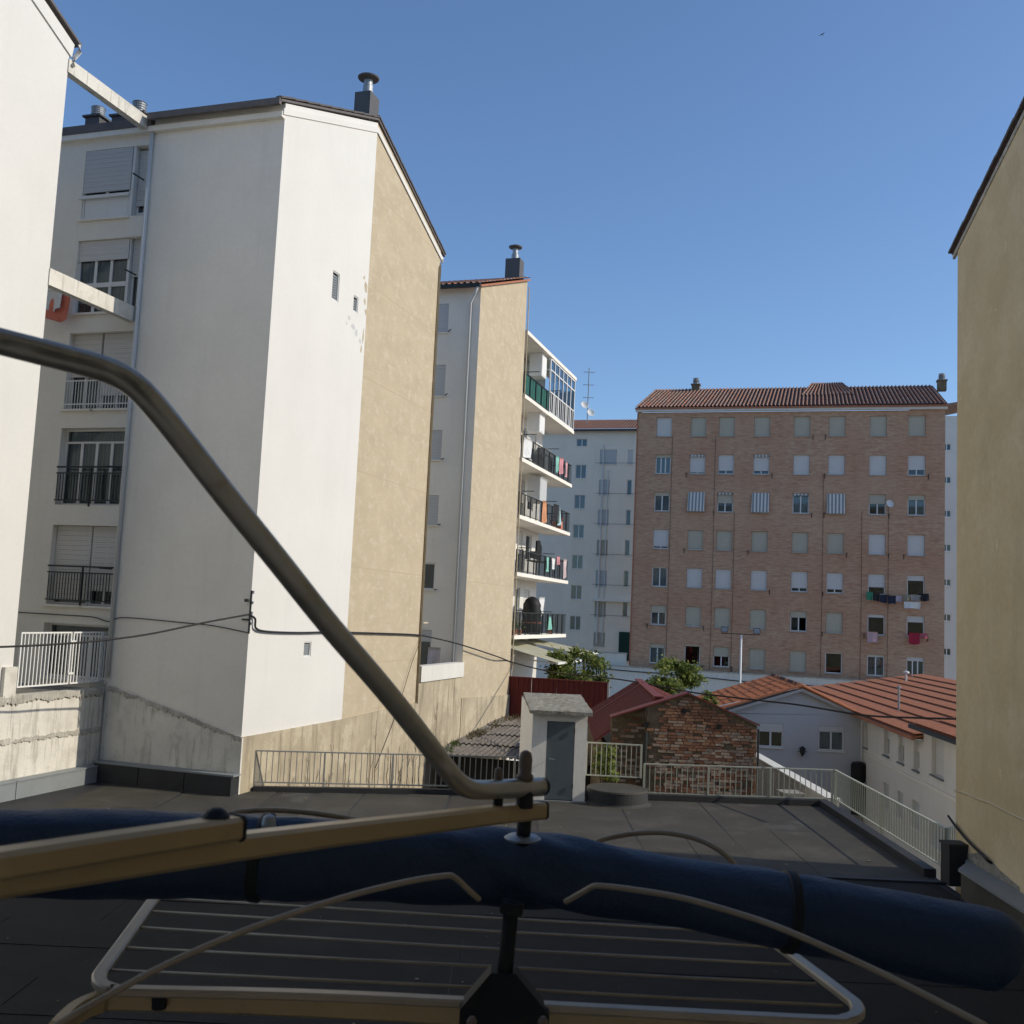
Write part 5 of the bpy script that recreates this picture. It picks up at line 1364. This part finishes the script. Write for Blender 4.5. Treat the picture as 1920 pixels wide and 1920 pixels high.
# floodlight pole
fp = thing('floodlight_pole', 'white pole with crossbar and two floodlights before the brick block', 'floodlight', (aty(1389, 1230, 60).x, 60, 0), -16)
zt_ = aty(1390, 1190, 60).z
MB().tube([(0, 0, -5), (0, 0, zt_)], .055, 10).build('pole', M['whitepaint'], fp, smooth=True)
MB().box(-1.15, 1.1, -.04, .04, zt_, zt_ + .07).build('crossbar', M['mortar'], fp)
for x_ in (-.95, .88):
    o = MB().hexa([(x_ - .2, -.2, zt_ + .1), (x_ + .2, -.2, zt_ + .1), (x_ + .18, .05, zt_ + .12), (x_ - .18, .05, zt_ + .12), (x_ - .2, -.12, zt_ + .42), (x_ + .2, -.12, zt_ + .42), (x_ + .18, .08, zt_ + .38), (x_ - .18, .08, zt_ + .38)]).build('floodlight', M['darkiron'], fp)
    MB().hexa([(x_ - .17, -.215, zt_ + .13), (x_ + .17, -.215, zt_ + .13), (x_ + .17, -.20, zt_ + .13), (x_ - .17, -.20, zt_ + .13), (x_ - .17, -.145, zt_ + .39), (x_ + .17, -.145, zt_ + .39), (x_ + .17, -.13, zt_ + .39), (x_ - .17, -.13, zt_ + .39)]).build('lens', M['zinc'], o)

# ================================================================== TREES
def tree(name, label, base, zc, rx, ry, rzz, n, size, mats, seed, group='small garden trees', clumps=22, trunk=True):
    r2 = random.Random(seed)
    base = Vector(base)
    t = thing(name, label, 'tree' if 'tree' in name else 'shrub', base, 0, group)
    cz = zc - base.z
    tr = MB()
    tr.tube(smooth([(0, 0, 0), (.05, .02, cz * .4), (-.04, .03, cz * .8), (.02, 0, cz)]), .07, 8, scales=[1 - .6 * i / 18 for i in range(19)])
    C = []
    for i in range(clumps):
        u_ = r2.uniform(-1, 1); a = r2.uniform(0, 6.283); rr = math.sqrt(1 - u_ * u_) * r2.uniform(.45, 1.)
        c_ = Vector((rx * rr * math.cos(a), ry * rr * math.sin(a), cz + rzz * u_ * r2.uniform(.6, 1.05)))
        C.append((c_, r2.uniform(.18, .38) * min(rx, rzz)))
        if i % 2 == 0:
            s0 = Vector((0, 0, cz * r2.uniform(.55, .9))); tr.tube([s0, s0.lerp(c_, .5) + Vector((0, 0, .06)), c_], .022, 5, scales=[1.2, .8, .35])
    tr.build('trunk', M['bark'], t)
    lf_ = MB()
    for i in range(n):
        c_, cr_ = C[r2.randrange(len(C))]
        q = Vector((r2.gauss(0, 1), r2.gauss(0, 1), r2.gauss(0, .85))) * cr_ * .62 + c_
        a = Vector((r2.gauss(0, 1), r2.gauss(0, 1), r2.gauss(-.25, .7))).normalized(); b_ = a.orthogonal().normalized()
        b_.rotate(Matrix.Rotation(r2.uniform(0, 6.28), 3, a)); s_ = size * r2.uniform(.6, 1.25)
        lf_.poly([q, q + a * s_ * .45 + b_ * s_ * .26, q + a * s_, q + a * s_ * .45 - b_ * s_ * .26], 0 if r2.random() < .5 else 1)
    lf_.build('crown', mats, t)
    return t
q = aty(1080, 1254, 45.0)
tree('small_tree', 'leafy green tree above the red corrugated fence', (q.x, q.y, -5), q.z - .1, 1.35, .9, .95, 5600, .17, [M['leaf'], M['leaf2']], 3, clumps=26)
q = aty(1262, 1274, 44)
tree('small_tree', 'round yellow green tree in front of the brick block', (q.x, q.y, -5), q.z - .05, 1.15, 1.0, .95, 4600, .17, [M['leaf'], M['leaf2']], 9, clumps=24)
q = aty(1140, 1428, 27.2)
tree('yard_shrub', 'bright yellow green shrub behind the short raised railing', (q.x, q.y, -2.5), q.z, .42, .4, .42, 900, .13, [M['leaf2'], M['leaf']], 21, clumps=14)
q = aty(1330, 1302, 47)
tree('yard_shrub', 'thin green shrub beside the orange roof', (q.x, q.y, -5), q.z - .25, .45, .4, .35, 700, .14, [M['leaf'], M['leaf2']], 33, clumps=9)
q = aty(1105, 1262, 47.5)
hd = thing('screen_fence', 'dark slatted screen behind the leafy tree', 'fence', (q.x, q.y, 0), -16)
for i in range(5): MB().box(.3 + i * .09, .3 + i * .09 + .06, 0, .03, -1, aty(1118, 1228 + i * 3, 47.5).z).build('slat', M['darkiron'], hd)
MB().box(.25, .8, .03, .06, .9, 1.0).build('cross_rail', M['darkiron'], hd)
# bare climber stems on the base wall of the gable
vn = MB()
for i in range(46):
    y_ = rnd.uniform(.3, 13.6); zb = rnd.uniform(-2.2, -.9); h_ = rnd.uniform(.8, 2.3) * (1.3 if 7.2 < y_ < 8.4 or 11.5 < y_ < 12.6 else .8)
    P = []; yy = y_
    for q_ in range(7):
        P.append((.058, yy, zb + h_ * q_ / 6)); yy += rnd.uniform(-.09, .09)
    vn.tube(P, .008, 4, scales=[1.2 - .14 * q_ for q_ in range(7)])
    for _ in range(3):
        j = rnd.randint(2, 5); p = Vector(P[j]); vn.tube([p, p + Vector((.01, rnd.uniform(-.25, .25), rnd.uniform(.1, .35)))], .005, 3)
vo = vn.build('bare_climber', M['bark'], None, A2W(0, 0, 0), ANG, kind='stuff'); tag(vo, 'bare stems of a dead climber on the stained base wall', 'climber')

# ================================================================== CABLES
def cable(name, label, pts, r=.018, k=8, n=6):
    o = MB().tube(smooth(pts, k), r, n).build(name, M['cable'], None, None, 0, True)
    return tag(o, label, 'cable')
PA = (P1, ANG)
br_top = A2W(.02, -.1, onpl(465, 1152, P1, ANG)[1])
pL = [aty(-80, 1213, 18.5), aty(0, 1213, 19.2), aty(120, 1207, 20.3), aty(215, 1198, 21.2), aty(290, 1187, 21.9), aty(380, 1168, 22.8), br_top]
cable('overhead_cable', 'thick black cable sagging in from the left edge to the corner bracket', pL, .022)
def gpt(px, py, off=.06):
    u_, z_ = onpl(px, py, P1, 90 + ANG)
    return A2W(off, u_, z_)
cable('wall_cable', 'black cable running across the white and tan gable', [br_top, gpt(474, 1160), gpt(476, 1178), gpt(500, 1184), gpt(560, 1186), gpt(620, 1185), gpt(700, 1187), gpt(760, 1189), gpt(788, 1191)], .026)
cable('wall_cable', 'thin grey cable sagging across the shaded white wall', [A2W(u_, -.03, z_) for u_, z_ in [onpl(px, py, P1, ANG) for px, py in ((35, 1148), (120, 1153), (175, 1157), (205, 1165), (235, 1158), (350, 1168), (400, 1173), (465, 1186))]], .012)
E0 = Vector((.2, 43.9)); E1 = Vector((10.6, 22.0))
def cpt(px, py):
    d = E1 - E0; ang = math.degrees(math.atan2(d.y, d.x)); u_, z_ = onpl(px, py, E0, ang); d.normalize(); q = E0 + d * u_
    return Vector((q.x, q.y, z_))
cable('overhead_cable', 'black cable spanning from the tan gable to the ochre wall over the small roofs', [gpt(788, 1191), gpt(850, 1207, .2), gpt(920, 1230, .25), cpt(965, 1243)] + [cpt(a, b_) for a, b_ in ((1040, 1261), (1130, 1270), (1200, 1280), (1290, 1297), (1360, 1306), (1430, 1314), (1500, 1322), (1620, 1341), (1720, 1346), (1800, 1348))], .026)
cable('wall_cable', 'black cable along the top of the cream boundary wall', [bk(px, py, -.8) for px, py in ((1128, 1252), (1190, 1258), (1260, 1263), (1330, 1270), (1400, 1277), (1480, 1281), (1560, 1288), (1640, 1291))], .035)
cable('loose_cable', 'black cable trailing down the foot of the ochre wall', [(lambda u_, z_: Vector((PR.x, PR.y, z_)) + Vector((math.cos(R(-90 - RB)), math.sin(R(-90 - RB)), 0)) * u_ + Vector((-.06, 0, 0)))(*onpl(px, py, PR, -90 - RB)) for px, py in ((1784, 1530), (1800, 1552), (1822, 1578), (1845, 1600), (1862, 1616))] + [onz(1880, 1628, .36), onz(1905, 1638, .36), onz(1960, 1662, .36)], .024)
cable('guy_wire', 'thin slanting wire on the tan gable beside the gap', [gpt(788, 1193), gpt(770, 1240), gpt(752, 1298), gpt(735, 1350), gpt(700, 1440)], .01)
# bird
bp_ = aty(1541, 65, 60)
bird = thing('bird', 'tiny dark bird gliding high in the blue sky', 'bird', bp_, 30)
bird.scale = (.6, .6, .6)
MB().sweep([(-.18, 0, 0), (-.1, 0, .01), (.05, 0, .01), (.16, 0, -.01), (.22, 0, 0)], [(.035 * math.cos(a * .785), .035 * math.sin(a * .785)) for a in range(8)], scales=[.2, 1, 1, .7, .2]).build('body', M['black'], bird)
for s_ in (-1, 1): MB().prism([(.06, s_ * .02, .01), (.1, s_ * .2, .08), (-.06, s_ * .42, .05), (-.02, s_ * .2, .06), (-.05, s_ * .02, .01)], (0, 0, .008)).build('wing', M['black'], bird)

# ================================================================== FOREGROUND: DRYER ARM, BLUE ROLL, RACK
sq = [(.0145 * math.cos(a * math.pi / 8), .0145 * math.sin(a * math.pi / 8)) for a in range(16)]
dy = thing('dryer_arm', 'tarnished gold bent arm and straight bar bolted to a black post in the foreground', 'dryer arm', (0, 0, 0))
path = [(-70, 622, 1.04), (0, 640, 1.07), (78, 660, 1.08), (140, 676, 1.09), (190, 690, 1.10), (228, 706, 1.11), (258, 727, 1.115), (292, 763, 1.125), (345, 829, 1.15), (430, 938, 1.19), (522, 1052, 1.24), (620, 1175, 1.31), (730, 1304, 1.40), (815, 1412, 1.49), (838, 1442, 1.51), (857, 1464, 1.53), (876, 1477, 1.55), (900, 1481, 1.57), (950, 1479, 1.60), (1016, 1475, 1.64)]
MB().sweep(smooth([aty(*p) for p in path], 5), sq, up=Vector((0.3, -.9, .3))).build('bent_arm', M['armgold'], dy, smooth=True)
b1p = [aty(1014, 1519, 1.66), aty(940, 1526, 1.60), aty(640, 1562, 1.25), aty(447, 1586, 1.08), aty(120, 1632, .90), aty(-60, 1658, .83)]
MB().sweep(b1p, rrect(.0135, .0130, .004)).build('straight_bar', M['gold'], dy)
b2p = [aty(442, 1551, 1.05), aty(200, 1588, .915), aty(0, 1620, .83), aty(-60, 1630, .81)]
MB().sweep(b2p, rrect(.0135, .0115, .004)).build('outer_bar', M['gold'], dy)
MB().sweep([aty(446, 1550, 1.052), aty(440, 1551, 1.049)], rrect(.0145, .0128, .004)).build('end_cap', M['black'], dy)
MB().sweep([aty(1014, 1475, 1.64), aty(1019, 1475, 1.645)], [(.014 * math.cos(a * math.pi / 8), .014 * math.sin(a * math.pi / 8)) for a in range(16)]).build('end_cap', M['black'], dy)
MB().sweep([aty(1012, 1519, 1.66), aty(1018, 1518, 1.665)], rrect(.0138, .0133, .004)).build('end_cap', M['black'], dy)
q = aty(405, 1530, 1.03); MB().lathe([(.012, -.004), (.014, .0), (.008, .006), (.004, .008)], q, 12).build('rivet', M['black'], dy)
for (px, ytop, ymid, rr, Yd) in ((986, 1407, 1457, .0105, 1.62), (936, 1439, 1465, .0062, 1.595)):
    top_ = aty(px, ytop, Yd); bot = aty(px - 2, ymid, Yd); h_ = top_.z - bot.z
    MB().lathe([(rr * 1.25, -.004), (rr * 1.3, .002), (rr * .95, .006), (rr * 1.0, h_ * .45), (rr * 1.02, h_ * .7), (rr * .8, h_ * .92), (rr * .3, h_)], bot, 14).build('bolt_cap', M['bolt'], dy, smooth=True)
    sp = aty(px - 2, 1497, Yd)
    MB().lathe([(rr * 1.25, -.014), (rr * 1.25, .016)], sp, 14).build('spacer', M['black'], dy)
pt_ = aty(984, 1535, 1.66)
MB().tube([aty(984, 1530, 1.66), aty(980, 1580, 1.68)], .0115, 14).build('spindle', M['black'], dy, smooth=True)
MB().lathe([(.028, -.003), (.03, .0), (.024, .004), (.014, .006)], aty(980, 1571, 1.68), 18).build('washer', M['zinc'], dy)
MB().tube([aty(961, 1690, 1.72), aty(958, 1712, 1.72)], .019, 14).build('collar', M['black'], dy)
MB().tube([aty(960, 1690, 1.72), aty(944, 1850, 1.70)], .0125, 14).build('post', M['black'], dy, smooth=True)
A_, B_, C_ = aty(944, 1826, 1.69), aty(862, 1893, 1.66), aty(1030, 1903, 1.66)
MB().prism([A_ + Vector((-.02, 0, .0)), B_, B_ + Vector((0, 0, -.03)), C_ + Vector((0, 0, -.03)), C_, A_ + Vector((.02, 0, 0))], (0, .045, 0)).build('foot_plate', M['black'], dy)
for px in (885, 1018):
    q = aty(px, 1914, 1.62); MB().lathe([(.007, -.01), (.008, 0), (.004, .006)], q, 10).build('screw', M['bolt'], dy)
# blue roll
def rollpt(px, a, b_, Yd): return aty(px, (a + b_) / 2, Yd), (b_ - a) / 2 * Yd / FPX
RL = [(-90, 1519, 1676, 1.60), (0, 1521, 1676, 1.63), (200, 1523, 1678, 1.68), (440, 1530, 1680, 1.74), (640, 1542, 1683, 1.79), (800, 1552, 1688, 1.82), (900, 1554, 1692, 1.83), (975, 1558, 1697, 1.83), (1060, 1573, 1701, 1.82), (1200, 1600, 1722, 1.80), (1350, 1622, 1748, 1.76), (1480, 1641, 1775, 1.73), (1600, 1661, 1801, 1.70), (1720, 1683, 1826, 1.67), (1815, 1702, 1842, 1.645), (1862, 1712, 1850, 1.635), (1882, 1722, 1850, 1.63), (1890, 1742, 1836, 1.63)]
pts, rads = [], []
for px, a, b_, Yd in RL:
    p, r_ = rollpt(px, a, b_, Yd); pts.append(p); rads.append(r_)
sp_ = smooth(pts, 6); sr = [v.x for v in smooth([(r_, 0, 0) for r_ in rads], 6)]
mb = MB()
NS = 36
STX = (aty(1478, 1708, 1.73).x, aty(491, 1606, 1.75).x)
for i, p in enumerate(sp_):
    a = sp_[max(0, i - 1)]; c_ = sp_[min(len(sp_) - 1, i + 1)]; t = (c_ - a).normalized(); x_ = t.cross(Vector((0, 0, 1))).normalized(); y_ = x_.cross(t)
    for j in range(NS):
        an_ = 2 * math.pi * j / NS
        dc = abs(p.x - aty(1000, 1620, 1.82).x)
        wr = .0028 * math.sin(an_ * 5 + p.x * 40) * math.exp(-(dc / .16) ** 2) + .0012 * math.sin(p.x * 23 + an_ * 2) + .0008 * math.sin(p.x * 61 + an_ * 7)
        st_ = min(abs(p.x - STX[0]), abs(p.x - STX[1])); wr += .0022 * math.sin(an_ * 9 + 2) * math.exp(-(st_ / .07) ** 2)
        r_ = sr[i] * (1 - .05 * math.exp(-(st_ / .022) ** 2)) + wr
        if 5 <= j <= 8: r_ += .0025 * (8 - j) / 3
        mb.v.append(tuple(p + (x_ * math.cos(an_) + y_ * math.sin(an_)) * r_))
n_ = len(sp_)
for i in range(n_ - 1):
    for j in range(NS):
        j2 = (j + 1) % NS
        mb.f.append((i * NS + j, i * NS + j2, (i + 1) * NS + j2, (i + 1) * NS + j)); mb.m.append(0)
mb.f.append(tuple(range(NS))); mb.m.append(0); mb.f.append(tuple((n_ - 1) * NS + j for j in range(NS))); mb.m.append(0)
blue = thing('rolled_cover', 'long navy blue padded roll lying across the foreground under the gold bars', 'cover', (0, 0, 0))
mb.build('cover', M['blue'], blue, smooth=True)
for px, a, b_, Yd, nm in ((1478, 1640, 1776, 1.73, 'strap'), (491, 1531, 1681, 1.75, 'strap')):
    p0, r0_ = rollpt(px - 8, a, b_, Yd); p1_, _ = rollpt(px + 8, a + 2, b_ + 2, Yd)
    t = (p1_ - p0).normalized()
    mbs = MB(); mbs.tube([p0 - t * .002, p0, p1_, p1_ + t * .002], r0_ * .975 + .005, 36, scales=[.95, 1, 1, .95]); mbs.build(nm, M['black'], blue, smooth=True)
q = aty(504, 1545, 1.68)
MB().lathe([(.010, -.02), (.012, .0), (.009, .012), (.003, .015)], q, 12).build('strap_knob', M['zinc'], blue)
# drying rack
ZR = HC - .62
rk_ = thing('drying_rack', 'horizontal wire drying rack with rounded champagne frame at the bottom edge', 'drying rack', (0, 0, 0))
def rp_(px, py, dz=0): return onz(px, py, ZR + dz) + Vector((0, 0, 0))
far_l, far_r = rp_(330, 1628), rp_(1310, 1690)
fr_pts = [rp_(345, 1612), rp_(292, 1682), rp_(236, 1760), rp_(196, 1815), rp_(186, 1832), rp_(190, 1846), rp_(212, 1855), rp_(250, 1858), rp_(640, 1868), rp_(1200, 1897), rp_(1540, 1914), rp_(1585, 1912), rp_(1606, 1903), rp_(1605, 1886), rp_(1580, 1864), rp_(1455, 1770), rp_(1340, 1690)]
prof = rrect(.0115, .0065, .003)
MB().sweep(smooth(fr_pts, 5), prof).build('frame', M['steelgold'], rk_)
for k, (pl_, m_, pr_, endr) in enumerate((((305, 1684), (940, 1722), (1280, 1742), (1395, 1750)), ((285, 1709), (940, 1747), (1280, 1765), (1440, 1776)), ((262, 1739), (940, 1780), (1280, 1798), (1484, 1809)), ((235, 1777), (940, 1813), (1280, 1833), (1530, 1845)), ((206, 1819), (940, 1853), (1280, 1872), (1580, 1886)))):
    MB().tube([rp_(*pl_), rp_(*m_), rp_(*pr_), rp_(*endr)], .0026, 8).build('wire', M['steelgold'], rk_, smooth=True)
rk2 = thing('drying_rack', 'second rack frame folded just below the wired one, cut by the bottom edge', 'drying rack', (0, 0, 0))
ZR2 = ZR - .035
fp2 = [onz(px, py, ZR2) for px, py in ((105, 1935), (140, 1900), (185, 1880), (235, 1873), (640, 1888), (1200, 1921), (1560, 1940))]
MB().sweep(smooth(fp2, 5), rrect(.012, .016, .004)).build('frame', M['gold'], rk2)
for px, py in ((300, 1866), (1540, 1918)):
    q = onz(px, py, ZR - .02); MB().lathe([(.012, -.02), (.013, .0), (.008, .01)], q, 10).build('hinge_knob', M['black'], rk2)
# bent wires
def wireloop(label, pts, r_=.0045, k=7):
    o = thing('bent_wire', label, 'wire', (0, 0, 0), 0, 'bent wires around the blue roll')
    MB().tube(smooth([aty(*p) for p in pts], k), r_, 10).build('wire', M['cream'], o, smooth=True)
wireloop('cream wire curving up from the lower left corner in front of the blue roll', [(92, 1930, 1.30), (200, 1868, 1.34), (330, 1800, 1.40), (480, 1737, 1.46), (640, 1684, 1.53), (760, 1654, 1.58), (835, 1642, 1.61), (850, 1644, 1.62), (862, 1653, 1.63), (880, 1670, 1.64), (898, 1686, 1.66)])
wireloop('cream wire curving down to the lower right corner in front of the blue roll', [(1060, 1691, 1.68), (1090, 1674, 1.66), (1108, 1664, 1.65), (1122, 1661, 1.64), (1180, 1667, 1.62), (1280, 1684, 1.58), (1400, 1718, 1.54), (1480, 1747, 1.50), (1600, 1800, 1.46), (1700, 1848, 1.42), (1850, 1925, 1.36)])
wireloop('cream wire arching behind the left half of the blue roll', [(408, 1540, 1.86), (425, 1529, 1.87), (460, 1521, 1.88), (520, 1519, 1.90), (600, 1526, 1.93), (680, 1540, 1.96), (760, 1560, 1.98)], .005)
wireloop('cream wire arching behind the right half of the blue roll', [(1100, 1588, 2.0), (1130, 1574, 2.0), (1180, 1564, 2.0), (1240, 1561, 2.0), (1300, 1571, 1.98), (1345, 1592, 1.96), (1376, 1620, 1.95), (1385, 1640, 1.95)], .005)
